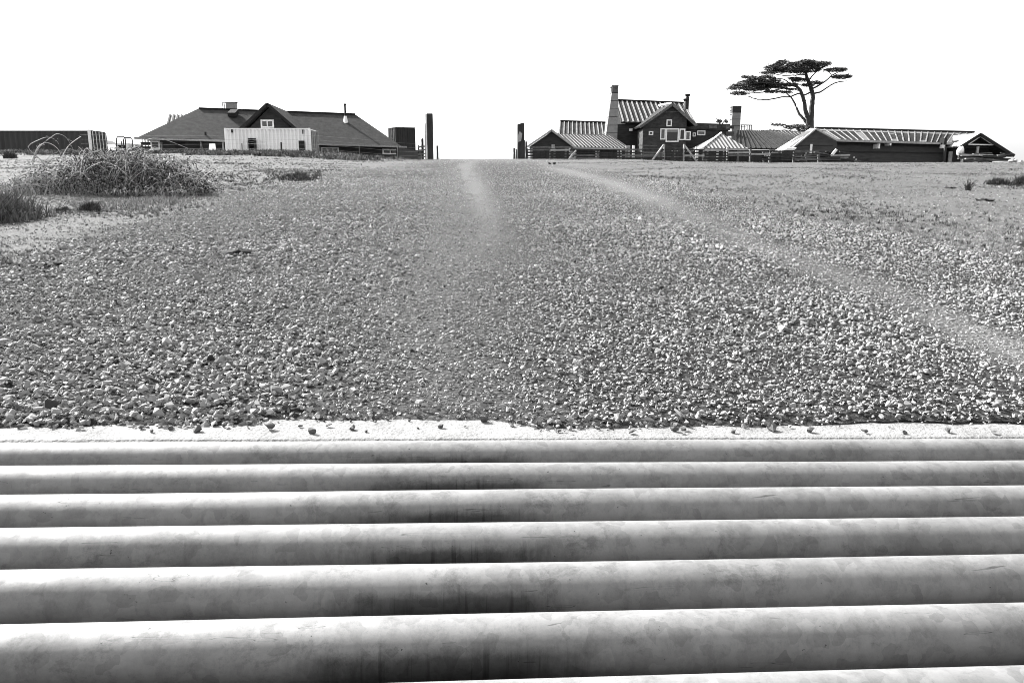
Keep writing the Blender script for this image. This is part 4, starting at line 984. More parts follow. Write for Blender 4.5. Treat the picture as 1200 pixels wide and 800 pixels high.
# ------------------------------------------------------------------ right: main house
def main_house():
    gb = gz(14, 70); t = thing('ranch_house', 'dark shingled ranch house with tall steep gable and ribbed metal roof', 'house', (14, 72, gb))
    # roof of the main body
    q = [W(721, 117.8, 76), W(802, 121.2, 76), W(816, 145, 71.2), W(728, 143, 71.2)]
    MB().slab(q, 0.12).build('roof', 'dark_metal_roof', t); ribs(MB(), q, 15, 0.12, 0.07, 0.03, 0.98).build('seam_ribs', 'seam_light', t)
    bq = [q[0], q[1], q[1] + Vector((0, 5, -2.6)), q[0] + Vector((0, 5, -2.6))]; MB().slab(bq, 0.12).build('roof', 'dark_metal_roof', t)
    MB().beam(q[0] + Vector((0, 0, .06)), q[1] + Vector((0, 0, .06)), 0.3, 0.12).build('ridge_cap', 'trim_dark', t)
    Dm = 71.6; xl, xr = W(727, 1, Dm).x, W(815, 1, Dm).x
    MB().prism([(xl, Dm, gb - .2), (xl, Dm, q[3].z - .15), (xl, 76, q[0].z - .2), (xl, 80.5, q[3].z - .15), (xl, 80.5, gb - .2)], (xr - xl, 0, 0)).build('wall', 'darkboard', t)
    pm = Plane((xl, Dm, 0), (xr, Dm, 0))
    pm.box(MB(), 737.3, 151, 741, 153.8, 0, 0.1).build('wall_lamp', 'white', t)
    dq = pm.box(MB(), 751.8, 148.5, 758, 169, 0, 0.06).build('door', 'white', t)
    for i in range(5): pm.box(MB(), 752.4, 150.5 + i * 3.7, 757.4, 153.3 + i * 3.7, 0.062, 0.085).build('panel', 'container_white', dq)
    # front gable wing
    D = 68.0; ap, fl, fr = W(788.7, 120.6, D), W(750, 147.5, D), W(816.5, 145.5, D); bk = Vector((-0.2, 7.5, 0))
    fw = D + 0.45; zl = W(760, 146, D).z
    xL, xR = W(758.5, 1, fw).x, W(811, 1, fw).x
    def roofz(x): return ap.z + (fl.z - ap.z) * (ap.x - x) / (ap.x - fl.x) if x < ap.x else ap.z + (fr.z - ap.z) * (x - ap.x) / (fr.x - ap.x)
    MB().prism([(xL, fw, gb - .2), (xR, fw, gb - .2), (xR, fw, roofz(xR) - .16), (ap.x, fw, ap.z - .2), (xL, fw, roofz(xL) - .16)], (0, 3.1, 0)).build('gable_wall', 'shingle', t)
    MB().slab([ap, ap + bk, fl + bk, fl], 0.14).build('gable_roof', 'trim_dark', t); MB().slab([ap, ap + bk, fr + bk, fr], 0.14).build('gable_roof', 'trim_dark', t)
    fl2 = lerp(ap, fl, 0.86)
    MB().beam(ap + Vector((0, -.05, -.14)), fl + Vector((0, -.05, -.14)), 0.06, 0.15).build('barge_board', 'greywood', t)
    MB().beam(ap + Vector((0, -.05, -.14)), fr + Vector((0, -.05, -.14)), 0.06, 0.24).build('barge_board', 'greywood', t)
    MB().slab([W(771.5, 122.6, 74), W(786, 119.8, 74), W(787, 121, 72.5), W(772.5, 124, 72.5)], 0.1).build('ridge_flashing', 'white', t)
    pg = Plane((xL, fw, 0), (xR, fw, 0)); 
    # course band under the peak
    pg.box(MB(), 780.5, 130.3, 797.5, 131.3, 0, 0.05).build('band_course', 'greywood', t)
    for z in (150.0,): pg.box(MB(), 760, z - 1.1, 812, z - .3, 0, 0.05).build('band_course', 'darkboard', t)
    window(t, pg, 781, 140.3, 787, 148.3, 0.09); window(t, pg, 780.4, 150.6, 795, 166.6, 0.10, upper=0.28)
    window(t, pg, 773.8, 150.6, 779.6, 163.8, 0.09, gm='glass_grey'); window(t, pg, 796.2, 151, 802.4, 164.4, 0.09)
    window(t, pg, 803, 154, 809, 164.6, 0.09, gm='glass_grey'); window(t, pg, 760.2, 153.8, 765.3, 158.6, 0.09)
    for px in (777, 787, 793): pg.box(MB(), px, 176, px + 1.3, 177.6, 0, .04).build('vent', 'palewood', t)
    # low parapet wing on the right
    D2 = 70.5; x0, x1 = W(809, 1, D2).x, W(862, 1, D2).x; zt0, zt1 = W(811, 144.4, D2).z, W(862, 146, D2).z
    MB().prism([(x0, D2, gb - .2), (x1, D2, gb - .2), (x1, D2, zt1), (x0, D2, zt0)], (0, 5, 0)).build('wing_wall', 'darkboard', t)
    pw = Plane((x0, D2, 0), (x1, D2, 0))
    MB().prism([(x0, D2 - .12, zt0 - .5), (x1 + .1, D2 - .12, zt1 - .5), (x1 + .1, D2 - .12, zt1 + .03), (x0, D2 - .12, zt0 + .03)], (0, .115, 0)).build('parapet', 'shingle', t)
    r_ = random.Random(3)
    for i in range(9): px = 816 + i * 4.9; pw.box(MB(), px, 146.3 + i * .12, px + 4.2, 150.4 + i * .1, 0.125, 0.15).build('panel', 'shingle' if r_.random() < .6 else 'greywood', t)
    window(t, pw, 817, 153.2, 826.2, 158.8, 0.08, gm='glass_grey'); window(t, pw, 851, 154.2, 860, 159.6, 0.08, fm='greywood'); window(t, pw, 811.6, 155.6, 815, 160.2, .07)
    # stove pipes with cowls at the roof end
    for px, top, rr in ((803.0, 119, 0.11), (805.8, 113.5, 0.15)):
        a_ = W(px, top, 74.5); p_ = MB().tube([(a_.x, a_.y, a_.z - 2.6), a_], rr, 10).build('stove_pipe', 'plate' if px < 804 else 'seam_dark', t)
        MB().tube([a_ + Vector((0, 0, .03)), a_ + Vector((0, 0, .12)), a_ + Vector((0, 0, .2)), a_ + Vector((0, 0, .26))], [rr * 1.1, rr * 1.7, rr * 1.7, rr * .7], 10).build('cowl', 'trim_dark', p_)
    # square chimney right
    D3 = 74; a_, b_ = W(859, 124.3, D3), W(866.8, 158, D3); c_ = MB().box(a_.x, b_.x, D3, D3 + .65, gb, W(1, 132.2, D3).z).build('chimney', 'plate', t)
    MB().box(a_.x - .02, b_.x + .02, D3 - .02, D3 + .67, W(1, 132.2, D3).z + .002, a_.z).build('cap', 'darkboard', c_)
    for py in (139.5, 147.0): MB().box(a_.x - .015, b_.x + .015, D3 - .015, D3 + .66, W(1, py + .5, D3).z, W(1, py, D3).z).build('joint', 'trim_dark', c_)
    mb = MB()
    for px in (855.3, 857.8): mb.tube([W(px, 146, D3 - .3), W(px, 125.3, D3 - .3)], 0.035, 5)
    for py in (126, 130, 134.5): mb.tube([W(855.3, py, D3 - .3), W(857.8, py, D3 - .3)], 0.03, 4)
    mb.build('antenna_frame', 'palewood', t)
    mb = MB()
    for px in (869, 872.2, 875.5, 878.3, 880.6): mb.beam(W(px, 153, D3), W(px, 146.6, D3), .06, .06)
    mb.beam(W(868, 146.6, D3), W(881.4, 146.9, D3), .06, .08); mb.beam(W(868, 148.8, D3), W(874, 149, D3), .05, .05); mb.build('roof_railing', 'greywood', t)
    # dark ribbed roof running right
    q = [W(864, 152.4, 72), W(897, 153.6, 72), W(940, 174.5, 66.5), W(861, 173.6, 66.5)]
    MB().slab(q, .1).build('low_roof', 'dark_metal_roof', t); ribs(MB(), q, 14, .06, .07).build('seam_ribs', 'seam_dark', t)
    MB().box(q[3].x + .2, q[2].x - .4, 67.2, 71.8, gb - .2, q[3].z - .12).build('wall', 'darkboard', t)
    q = [W(894, 153.4, 78), W(940, 155, 78), W(950, 166, 74), W(918, 165, 74)]
    MB().slab(q, .1).build('back_roof', 'light_metal_roof', t); ribs(MB(), q, 11, .17, .08).build('seam_ribs', 'seam_dark', t)
    MB().box(q[3].x, q[2].x, 74.3, 77.9, gb - .2, q[3].z - .12).build('wall', 'darkboard', t)
    # ground floor dark verandah zone
    MB().box(W(818, 1, 66).x, W(905, 1, 66).x, 66.2, 66.9, gb - .2, W(1, 176, 66.2).z).build('verandah_wall', 'blackwood', t)
main_house()
def tapered_chimney():
    D = 67.5; gb = gz(9, D)
    L_ = lambda py: np.interp(py, [100, 108.5, 163, 200], [717.3, 716.9, 709.5, 704.5]); xr = W(727.6, 1, D).x
    t = thing('tapered_chimney', 'tall tapered chimney tower clad in grey panels beside the ranch house', 'chimney', (xr - .7, D + .7, gb))
    ztop = W(1, 108.6, D).z
    def lx(py): return W(float(L_(py)), py, D).x
    MB().prism([(lx(108.6) + .02, D + .03, ztop), (xr - .02, D + .03, ztop), (xr - .02, D + .03, gb), (lx(195) + .02, D + .03, gb)], (0, 1.4, 0)).build('core', 'trim_dark', t)
    js = [109, 118.2, 127.9, 137, 146.8, 155.9, 163.4]
    for a_, b_ in zip(js[:-1], js[1:]):
        z1, z0 = W(1, a_ + .35, D).z, W(1, b_ - .25, D).z
        MB().prism([(lx(b_) , D - .02, z0), (xr, D - .02, z0), (xr, D - .02, z1), (lx(a_), D - .02, z1)], (0, 1.46, 0)).build('panel', 'plate', t)
    z1, z0 = W(1, 100, D).z, ztop; x0 = lx(104)
    mb = MB().box(x0, xr, D - .03, D + 1.47, z1 - .08, z1).box(x0, xr, D - .03, D + 1.47, z0, z0 + .08)
    mb.build('cap', 'greywood', t)
    for i in range(6): x = x0 + .02 + (xr - x0 - .12) * i / 5; MB().box(x, x + .07, D - .02, D + .05, z0 + .08, z1 - .08).build('slat', 'greywood', t)
    MB().box(x0 + .05, xr - .05, D + .2, D + 1.3, z0 + .08, z1 - .08).build('vent_core', 'trim_dark', t)
tapered_chimney()
def porch_roof():
    t = thing('porch_pavilion', 'small pavilion with bright ribbed pyramid roof before the ranch house', 'pavilion', (W(850, 1, 62).x, 64, gz(17, 62)))
    gb = gz(17, 62)
    ap, fl, fr = W(845.2, 156.3, 64.8), W(823.5, 173.4, 61.5), W(877, 174.0, 61.5)
    MB().slab([ap, fl, fr], .08).build('roof', 'light_metal_roof', t)
    bl, br = Vector((fl.x + .2, 68.2, fl.z)), Vector((fr.x, 68.2, fr.z))
    for tri in ([ap, fl, bl], [ap, fr, br], [ap, bl, br]): MB().slab(tri, .08).build('roof', 'light_metal_roof', t)
    mb = MB(); nr = Vector((0, -.45, .9)).normalized()
    for i in range(1, 12):
        b_ = lerp(fl, fr, i / 12); s_ = (i / 12 - .42) ; 
        # seams run straight up the slope until they meet a hip
        apx = ap.x; tt = (b_.x - fl.x) / (apx - fl.x) if b_.x < apx else (fr.x - b_.x) / (fr.x - apx); tt = max(0.03, min(1, tt))
        a_ = Vector((b_.x, fl.y + (ap.y - fl.y) * tt, fl.z + (ap.z - fl.z) * tt)); mb.beam(a_ + nr * .03, b_ + nr * .03, .055, .06, up=nr)
    mb.build('seam_ribs', 'seam_dark', t)
    MB().beam(ap + Vector((-.0, 0, .05)), fl + Vector((-.0, 0, .03)), .14, .1).build('hip_cap', 'white', t)
    MB().beam(fl + Vector((0, -.03, -.1)), fr + Vector((0, -.03, -.1)), .06, .12).build('fascia', 'palewood', t)
    for px in (825.5, 850, 875): x = W(px, 1, 61.8).x; MB().box(x - .07, x + .07, 61.7, 61.85, gb - .2, fl.z - .17).build('post', 'white' if px < 860 else 'greywood', t)
    MB().box(fl.x + 1, fr.x - .3, 63.5, 67.5, gb - .2, fl.z - .1).build('wall', 'blackwood', t)
    pl = Plane((0, 60.9, 0), (30, 60.9, 0)); mb = MB(); pl.box(mb, 815, 172.2, 824.5, 173.2, 0, .1); pl.box(mb, 815, 173.2, 816.2, 188, 0, .1)
    tag(mb.build('angled_frame', 'white'), 'white angled frame left of the bright pyramid roof', 'frame')
porch_roof()
# ------------------------------------------------------------------ long barn on the right
def long_barn():
    gb = gz(30, 62); t = thing('long_barn', 'long low dark barn with glazed ribbed roof at the right', 'barn', (30, 63, gb))
    rL, rR = W(955.5, 150.6, 63), W(1141, 155.6, 68); eL, eR = W(978, 164.0, 60.3), W(1128, 168.3, 64.5)
    q = [rL, rR, eR, eL]
    MB().slab(q, .12).build('roof', 'seam_dark', t)
    bk = [rL, rR, rR + Vector((.5, 6, -1.6)), rL + Vector((.5, 6, -1.6))]; MB().slab(bk, .12).build('roof', 'dark_metal_roof', t)
    nr = (q[1] - q[0]).cross(q[3] - q[0]).normalized()
    if nr.z < 0: nr = -nr
    MB().beam(rL + Vector((0, 0, .06)), rR + Vector((0, 0, .06)), .2, .12).build('ridge_cap', 'trim_dark', t)
    top = [lerp(rL, eL, .06), lerp(rR, eR, .06), lerp(rR, eR, .22), lerp(rL, eL, .22)]
    MB().slab([p + nr * .03 for p in top], .025).build('upper_flashing', 'seam_light', t)
    MB().beam(eL + Vector((-.02, -.04, -.04)), eR + Vector((0, -.04, -.04)), .08, .16).build('gutter', 'palewood', t)
    N = 23
    for i in range(N + 1):
        a_, b_ = lerp(top[0], top[1], i / N), lerp(eL, eR, i / N)
        MB().beam(a_ + nr * .045, b_ + nr * .04, .085, .04, up=nr).build('rafter', 'seam_light', t)
    for i in range(N):
        c_ = [lerp(lerp(rL, rR, (i + s_) / N), lerp(eL, eR, (i + s_) / N), u_) for u_, s_ in ((.28, .14), (.28, .86), (.97, .86), (.97, .14))]
        MB().slab([p + nr * (.012 + .01 * (i % 3)) for p in c_], .008).build('pane', 'glass_grey' if i % 5 == 0 else 'trim_dark', t)
    # wall front follows the eave
    A = eL + Vector((-.1, .55, 0)); B = eR + Vector((0, .55, 0))
    MB().prism([(A.x, A.y, gb - .2), (B.x, B.y, gb - .2), (B.x, B.y + 4, gb - .2), (A.x, A.y + 4, gb - .2)], (0, 0, min(A.z, B.z) - gb + .1)).build('wall', 'barnwall', t)
    pl = Plane(A, B)
    for py in (170.3, 178.5): 
        b_ = MB(); pl.box(b_, 982, py, 1118, py + .5, 0, .04); b_.build('board_line', 'seam_dark', t)
    # left saltbox gable
    D = 60.0; ap, fl, fr = W(955.3, 150.6, D), W(918.5, 181, D), W(981, 165.4, D)
    MB().prism([Vector((fl.x, D, fl.z)), Vector((fl.x, D, gb - .2)), Vector((fr.x, D, gb - .2)), Vector((fr.x, D, fr.z - .02)), Vector((ap.x, D, ap.z - .08))], (0.2, 3, 0)).build('gable_wall', 'barnwall', t)
    bk0, bk1 = W(949.5, 150.4, 63.5), W(902, 180, 64)
    f0, f1 = ap + Vector((-.0, -.15, 0)), fl + Vector((-.1, -.15, -.05))
    MB().slab([f0, bk0, bk1, f1], .09).build('gable_roof', 'light_metal_roof', t)
    MB().beam(ap + Vector((0, -.15, -.03)), fr + Vector((0, -.15, .0)), .1, .1).build('barge_board', 'palewood', t)
    pg = Plane((fl.x, D, 0), (fr.x, D, 0))
    pg.box(MB(), 949.4, 169, 951, 179.5, 0, .08).build('conduit', 'white', t)
    pg.box(MB(), 936, 170.3, 976, 170.8, 0, .04).build('board_line', 'seam_dark', t)
    for px in (973.3, 986.4, 994.6, 998.9): 
        p_ = Plane(A + Vector((-1, -.0, 0)), B); b_ = MB(); p_.box(b_, px, 169.3, px + 1, 173, 0.02, .14); p_.box(b_, px - 1.4, 172.6, px + 2.6, 173.3, .02, .2); b_.build('wall_bracket', 'white', t)
    for px, y0, y1 in ((1023, 169, 174.5), (1036.3, 168.5, 171)): b_ = MB(); pl.box(b_, px, y0, px + 1.2, y1, .03, .6); b_.build('wall_bracket', 'white', t)
    for px, y0, y1, m in ((1103.3, 178, 192, 'palewood'), (1118.6, 168.5, 192, 'white')): b_ = MB(); pl.box(b_, px, y0, px + 1.8, y1, .7, .82); b_.build('post', m, t)
    for px, y0, w_ in ((1096, 162.5, 2.2), (1110.5, 165.3, 4.2)): 
        b_ = MB(); pl.box(b_, px, y0, px + w_, 170, .45, .9); v_ = b_.build('vent_stack', 'trim_dark', t); b2 = MB(); pl.box(b2, px - .6, 170, px + w_ * .7, 174.3, .5, .8); b2.build('vent_base', 'white', v_)
    # right gable with a white truss
    D = 62.5; ap, fl, fr = W(1149, 155.8, D), W(1124.5, 171.2, D), W(1188.5, 181, D); bk = Vector((-.3, 6.0, 0))
    MB().slab([ap, ap + bk, fl + bk, fl], .09).build('porch_roof', 'light_metal_roof', t); MB().slab([ap, ap + bk, fr + bk, fr], .12).build('porch_roof', 'dark_metal_roof', t)
    for f in (fl, fr): MB().beam(ap + Vector((0, -.05, -.12)), f + Vector((0, -.05, -.12)), .06, .22).build('barge_board', 'trim_dark', t)
    MB().prism([Vector((fl.x + .15, D + 1.2, fl.z - .15)), Vector((fr.x - .8, D + 1.2, fl.z - .15)), Vector((ap.x, D + 1.2, ap.z - .2))], (0, 4, 0)).build('gable_wall', 'darkboard', t)
    MB().box(fl.x + .3, fr.x - .9, D + 1.7, D + 5, gb - .2, fl.z - .16).build('wall', 'blackwood', t)
    a2, l2, r2 = W(1149, 160, D + .3), W(1134.5, 169.3, D + .3), W(1164, 169.9, D + .3); b_ = MB(); b_.beam(a2, l2, .08, .08); b_.beam(a2, r2, .08, .08); b_.beam(l2, r2, .09, .09); b_.build('truss', 'white', t)
    for px in (1127, 1166.5): x = W(px, 1, D + .3).x; MB().box(x - .08, x + .08, D + .25, D + .4, gb - .2, W(1, 171.5, D).z).build('post', 'palewood' if px > 1150 else 'blackwood', t)
long_barn()

# ------------------------------------------------------------------ corral fence
def corral():
    D = 52.0; t = thing('corral_fence', 'weathered five-rail corral fence running right from the gate post', 'fence', (8, D, gz(8, D)))
    posts = [(618, 174), (645, 174.5), (668, 173.5), (674.5, 176), (702, 175), (728, 174), (753, 174), (778.5, 169), (802, 169), (825.5, 173), (853, 172.6), (880, 174.5), (903, 176), (931, 178), (960, 180)]
    for px, py in posts:
        q = W(px, py, D); g_ = gz(q.x, D); pale = px in (668, 728, 778.5, 802, 853, 674.5)
        MB().box(q.x - .055, q.x + .055, D, D + .11, g_ - .1, q.z).build('post', 'palewood' if pale else 'greywood', t)
    r_ = random.Random(4)
    for (p0, _), (p1, _) in zip(posts[:-1], posts[1:]):
        if (p0, p1) == (778.5, 802): continue
        nrail = 5 if p0 < 880 else 4
        for k in range(nrail):
            if p0 > 850 and r_.random() < .25: continue
            y = 175.8 + k * 3.2 + (1.5 if p0 >= 880 else 0); a_, b_ = W(p0, y + r_.uniform(-.3, .3), D - .03), W(p1, y + r_.uniform(-.3, .3), D - .03)
            MB().beam(a_, b_, .04, .11 if r_.random() < .7 else .07).build('rail', r_.choice(['greywood', 'greywood', 'blackwood', 'blackwood', 'blackwood', 'palewood']), t)
    for a_, b_ in (((675, 176.5), (663.5, 190.5)), ((777.8, 169.8), (762.5, 190.5)), ((802.6, 170.6), (817.5, 190.8))):
        MB().beam(W(a_[0], a_[1], D - .1), W(b_[0], b_[1], D - .45), .08, .09).build('brace', 'palewood', t)
    g2 = thing('corral_gate', 'dark closed gate between two tall pale posts in the corral', 'gate', (W(790, 1, D).x, D, gz(11, D)))
    for k in range(5): MB().beam(W(779.5, 175.5 + k * 3.3, D + .05), W(801, 175.5 + k * 3.3, D + .05), .035, .12).build('rail', 'blackwood', g2)
    MB().beam(W(780, 189, D + .09), W(800.5, 175.5, D + .09), .035, .1).build('brace', 'blackwood', g2)
    for px in (780.2, 800): MB().beam(W(px, 190, D + .05), W(px, 174.8, D + .05), .04, .1).build('stile', 'blackwood', g2)
    # second line of rails set back by the barn yard
    t2 = thing('yard_fence', 'dark back rail fence in front of the ranch house wall', 'fence', (10, 58, gz(10, 58)))
    for px in range(735, 850, 19):
        q = W(px, 174, 58); MB().box(q.x - .06, q.x + .06, 58, 58.1, gz(q.x, 58) - .1, q.z).build('post', 'greywood', t2)
    for k in range(4): MB().beam(W(733, 175.5 + k * 3.6, 57.97), W(850, 175.5 + k * 3.6, 57.97), .04, .13).build('rail', 'blackwood' if k % 2 else 'greywood', t2)
    # small pale things among the rails
    for (px0, py0, px1, py1, m, nm, lb) in ((733.5, 170.5, 738.5, 178, 'palewood', 'stacked_pallet', 'pale pallet standing behind the corral below the tapered chimney'), (741, 170.5, 744, 177, 'white', 'white_barrel', 'white barrel behind the corral left of the dark yard rails'), (748, 170.3, 770, 171.8, 'greywood', 'plank', 'long grey plank laid on top of the yard fence')):
        a_, b_ = W(px0, py0, 59), W(px1, py1, 59); mb = MB()
        if nm == 'white_barrel':
            cx = (a_.x + b_.x) / 2; r0 = (b_.x - a_.x) / 2; g_ = gz(cx, 59); h_ = a_.z - g_
            mb.tube([(cx, 59, g_), (cx, 59, g_ + h_ * .3), (cx, 59, g_ + h_ * .32), (cx, 59, g_ + h_ * .66), (cx, 59, g_ + h_ * .68), (cx, 59, g_ + h_)], [r0 * .95, r0 * .95, r0 * 1.05, r0 * 1.05, r0 * .95, r0 * .95], 14)
        elif nm == 'plank': mb.beam(W(px0, py0, 58.05), W(px1, py1 - 1, 58.05), .12, .05)
        else:
            g_ = gz(a_.x, 59)
            for i in range(5): x = a_.x + (b_.x - a_.x) * i / 5; mb.box(x, x + .05, 59, 59.03, g_, a_.z)
            for z in (g_ + .1, (g_ + a_.z) / 2, a_.z - .1): mb.box(a_.x, b_.x, 59.03, 59.1, z, z + .08)
        tag(mb.build(nm, m), lb, nm.split('_')[-1])
corral()

# ------------------------------------------------------------------ lumber and clutter
def lumber(name, label, px0, px1, py0, py1, D, n_, seed, cat='lumber pile'):
    r_ = random.Random(seed); cx = W((px0 + px1) / 2, 1, D).x; g_ = gz(cx, D)
    t = thing(name, label, cat, (cx, D, g_))
    for i in range(n_):
        y = py1 - (py1 - py0) * (i / n_) ** 1.1; l = r_.uniform(.35, .8) * (px1 - px0) * (1 - .4 * i / n_); c_ = (px0 + px1) / 2 + r_.uniform(-.5, .5) * (px1 - px0 - l)
        tl = r_.uniform(-1.3, 1.3); dd = r_.uniform(-.5, .6)
        a_, b_ = W(c_ - l / 2, y - tl, D + dd), W(c_ + l / 2, y + tl, D + dd + r_.uniform(-.3, .3))
        a_.z = max(a_.z, gz(a_.x, a_.y) + .04); b_.z = max(b_.z, gz(b_.x, b_.y) + .04)
        MB().beam(a_, b_, r_.uniform(.1, .22), r_.uniform(.05, .11)).build('board', r_.choice(['greywood', 'blackwood', 'blackwood', 'palewood', 'greywood']), t)
    return t
lumber('lumber_pile', 'heap of old boards and poles before the left end of the long barn', 893, 945, 178, 189.8, 53.5, 38, 1)
lumber('lumber_pile', 'long low stack of dark planks along the front of the long barn', 938, 1001, 178, 189.8, 54.5, 38, 2)
lumber('lumber_pile', 'dark planks stacked under the white-trussed gable at far right', 1122, 1190, 179.5, 188.8, 56.5, 34, 3)
lumber('lumber_pile', 'few flat boards on the ground between the two heaps by the barn', 1000, 1024, 184.5, 189.5, 54.5, 5, 6)
D = 55.0
a_, b_ = W(917, 175, D), W(934, 181, D); g_ = gz(a_.x, D)
t = thing('work_hut', 'small hut with white sloping top among the lumber before the barn', 'hut', ((a_.x + b_.x) / 2, D, g_))
MB().prism([W(916, 177.6, D), W(922, 173.8, D), W(934, 173.4, D), W(931, 175.8, D)], (0, 1.2, .08)).build('roof', 'white', t)
MB().box(W(925, 1, D).x, W(931, 1, D).x, D + .1, D + .9, g_, W(1, 176.5, D).z).build('box', 'palewood', t)
MB().box(W(931.2, 1, D).x, W(939, 1, D).x, D + .1, D + 1, g_, W(1, 176, D).z).build('shade_cloth', 'darkboard', t)
MB().beam(W(975.5, 181, 54), W(980.5, 175, 54), .07, .16).build('leaning_board', 'white'); o = bpy.data.objects['leaning_board']; tag(o, 'short white board leaning up from the plank stack', 'board')
q = W(1125.5, 178.5, 57); mb = MB(); rr = .24
mb.tube([q + Vector((-.22, 0, -.18)), q + Vector((-.1, 0, .02)), q + Vector((.02, 0, .18)), q + Vector((.12, 0, .24)), q + Vector((.2, 0, .2))], [.05, .2, .24, .2, .04], 10)
mb.v = [(x, y, z) for x, y, z in mb.v]
tag(mb.build('boulder', 'white', smooth=True), 'rounded pale boulder at the left of the far right planks', 'boulder')
for i, (px, py, s_, lb) in enumerate(((1186, 182, .38, 'pale rock at the right end of the far right planks'), (1190, 183.5, .3, 'smaller pale rock touching the rock by the far right planks'), (1198, 182.5, .34, 'round rock at the very right edge of the rise'))):
    q = W(px, py, 55); ob = bpy.data.objects.new('rock', hull_mesh('rock', 500 + i, .8, 16, 'palewood')); COL.objects.link(ob); ob.location = q; ob.scale = (s_, s_, s_); ob.location.z = gz(q.x, 55) + s_ * .3 + (.18 if i < 2 else .1); ob.scale = (s_ * 1.2, s_, s_ * 1.3); tag(ob, lb, 'rock')

# ------------------------------------------------------------------ cypress
def cypress():
    D = 95.0; K = D / 900 / math.cos(TH) ; s7 = .1375; r_ = random.Random(21)
    base = W(948.5, 149, D); g_ = gz(base.x, D)
    t = thing('cypress_tree', 'wind-shaped flat-topped cypress rising behind the long barn', 'tree', (base.x, D, g_))
    P = lambda zx, zy, dd=0.0: W(850 + zx * s7, 60 + zy * s7, D + dd)
    def limb(pts, ws, nm='limb', n=8, wob=0.018):
        dd = r_.uniform(-.3, .3); sm = []; rad = []
        Q = [P(x, y, d) for x, y, d in pts]
        for i in range(len(Q) - 1):
            for tt in (0, .25, .5, .75):
                p0, p1, p2, p3 = Q[max(i - 1, 0)], Q[i], Q[i + 1], Q[min(i + 2, len(Q) - 1)]
                sm.append(.5 * ((2 * p1) + (p2 - p0) * tt + (2 * p0 - 5 * p1 + 4 * p2 - p3) * tt * tt + (3 * p1 - p0 - 3 * p2 + p3) * tt ** 3) + Vector((r_.gauss(0, wob), r_.gauss(0, wob), r_.gauss(0, wob)))); rad.append((ws[i] * (1 - tt) + ws[i + 1] * tt + 1.5) / 2 * s7 * K)
        sm.append(Q[-1]); rad.append(ws[-1] / 2 * s7 * K); return MB().tube(sm, rad, n), sm
    trunk, _ = limb([(712, 1040, 0), (714, 760, 0), (722, 650, 0), (730, 560, .2), (738, 470, .4), (744, 380, .4), (728, 310, .2), (705, 250, 0), (684, 180, 0), (680, 140, 0)], [90, 70, 60, 44, 38, 34, 30, 26, 20, 10], wob=.012)
    trunk.build('trunk', 'bark', t)
    tips = []
    LB = [([(712, 640, 0), (704, 570, 0), (690, 530, -.2), (675, 450, -.5), (655, 370, -.8), (620, 312, -1), (560, 290, -1.2), (450, 282, -1.4), (350, 270, -1.5), (240, 265, -1.6)], [44, 36, 32, 28, 25, 20, 14, 10, 8, 4]),
          ([(706, 625, 0), (670, 580, .3), (622, 520, .7), (592, 450, 1), (565, 400, 1.2), (520, 358, 1.3), (505, 335, 1.3)], [24, 20, 16, 13, 10, 7, 4]),
          ([(735, 345, .2), (680, 372, 0), (620, 362, -.3), (555, 390, -.4), (480, 392, -.6), (360, 415, -1), (250, 405, -1.2), (190, 383, -1.4)], [12, 10, 9, 9, 8, 7, 6, 3]),
          ([(748, 368, .4), (820, 342, .8), (885, 300, 1.1), (950, 268, 1.4), (1040, 254, 1.6)], [13, 10, 8, 7, 3]),
          ([(735, 325, .3), (800, 290, -.4), (870, 245, -.9), (908, 205, -1.1), (990, 170, -1.3)], [13, 11, 8, 6, 3]),
          ([(712, 250, 0), (745, 205, .5), (795, 165, .9), (850, 120, 1.2)], [10, 8, 6, 3]),
          ([(690, 200, 0), (600, 205, -.8), (500, 208, -1.2), (400, 190, -1.5)], [9, 7, 5, 3]),
          ([(684, 180, 0), (620, 150, .9), (540, 140, 1.4), (450, 140, 1.8)], [10, 8, 6, 3]),
          ([(625, 312, -1), (560, 330, -.4), (480, 320, 0), (380, 345, .4), (260, 355, .6), (150, 360, .8)], [9, 8, 7, 6, 5, 3]),
          ([(640, 340, -.8), (560, 318, -.8), (450, 310, -1), (330, 320, -1.2)], [8, 7, 5, 3]), ([(560, 290, -1), (500, 240, -.5), (420, 235, 0), (330, 225, .6)], [8, 6, 5, 3]),
          ([(905, 205, -1), (885, 185, -1), (870, 165, -1)], [5, 4, 2]), ([(728, 300, 0), (760, 275, .3), (800, 268, .5)], [7, 5, 3]), ([(655, 360, -.8), (600, 300, 0), (560, 240, .6), (600, 225, .8)], [8, 7, 5, 3])]
    for pts, ws in LB: mb_, sm = limb(pts, ws); mb_.build('limb', 'bark', t)
    cl = [(420, 150, 78, 26), (500, 128, 80, 38), (600, 135, 80, 33), (690, 118, 92, 36), (780, 120, 82, 24), (840, 106, 50, 11), (370, 187, 48, 7), (640, 170, 60, 18), (740, 152, 62, 22), (470, 165, 60, 16), (560, 165, 50, 14),
          (940, 160, 80, 11), (1000, 152, 26, 6), (985, 219, 74, 13), (1040, 214, 26, 7), (110, 303, 60, 20), (190, 285, 80, 30), (270, 262, 88, 34), (350, 240, 68, 26), (355, 290, 68, 30), (240, 325, 72, 12), (120, 360, 58, 10), (200, 221, 52, 6),
          (420, 265, 60, 16), (465, 300, 70, 12), (400, 345, 60, 5), (640, 246, 70, 11), (770, 270, 46, 9), (550, 285, 60, 9), (590, 232, 40, 6), (300, 300, 80, 24), (60, 318, 22, 5), (480, 92, 30, 8), (700, 88, 50, 6), (520, 348, 40, 4), (700, 290, 40, 7)]
    mb = MB()
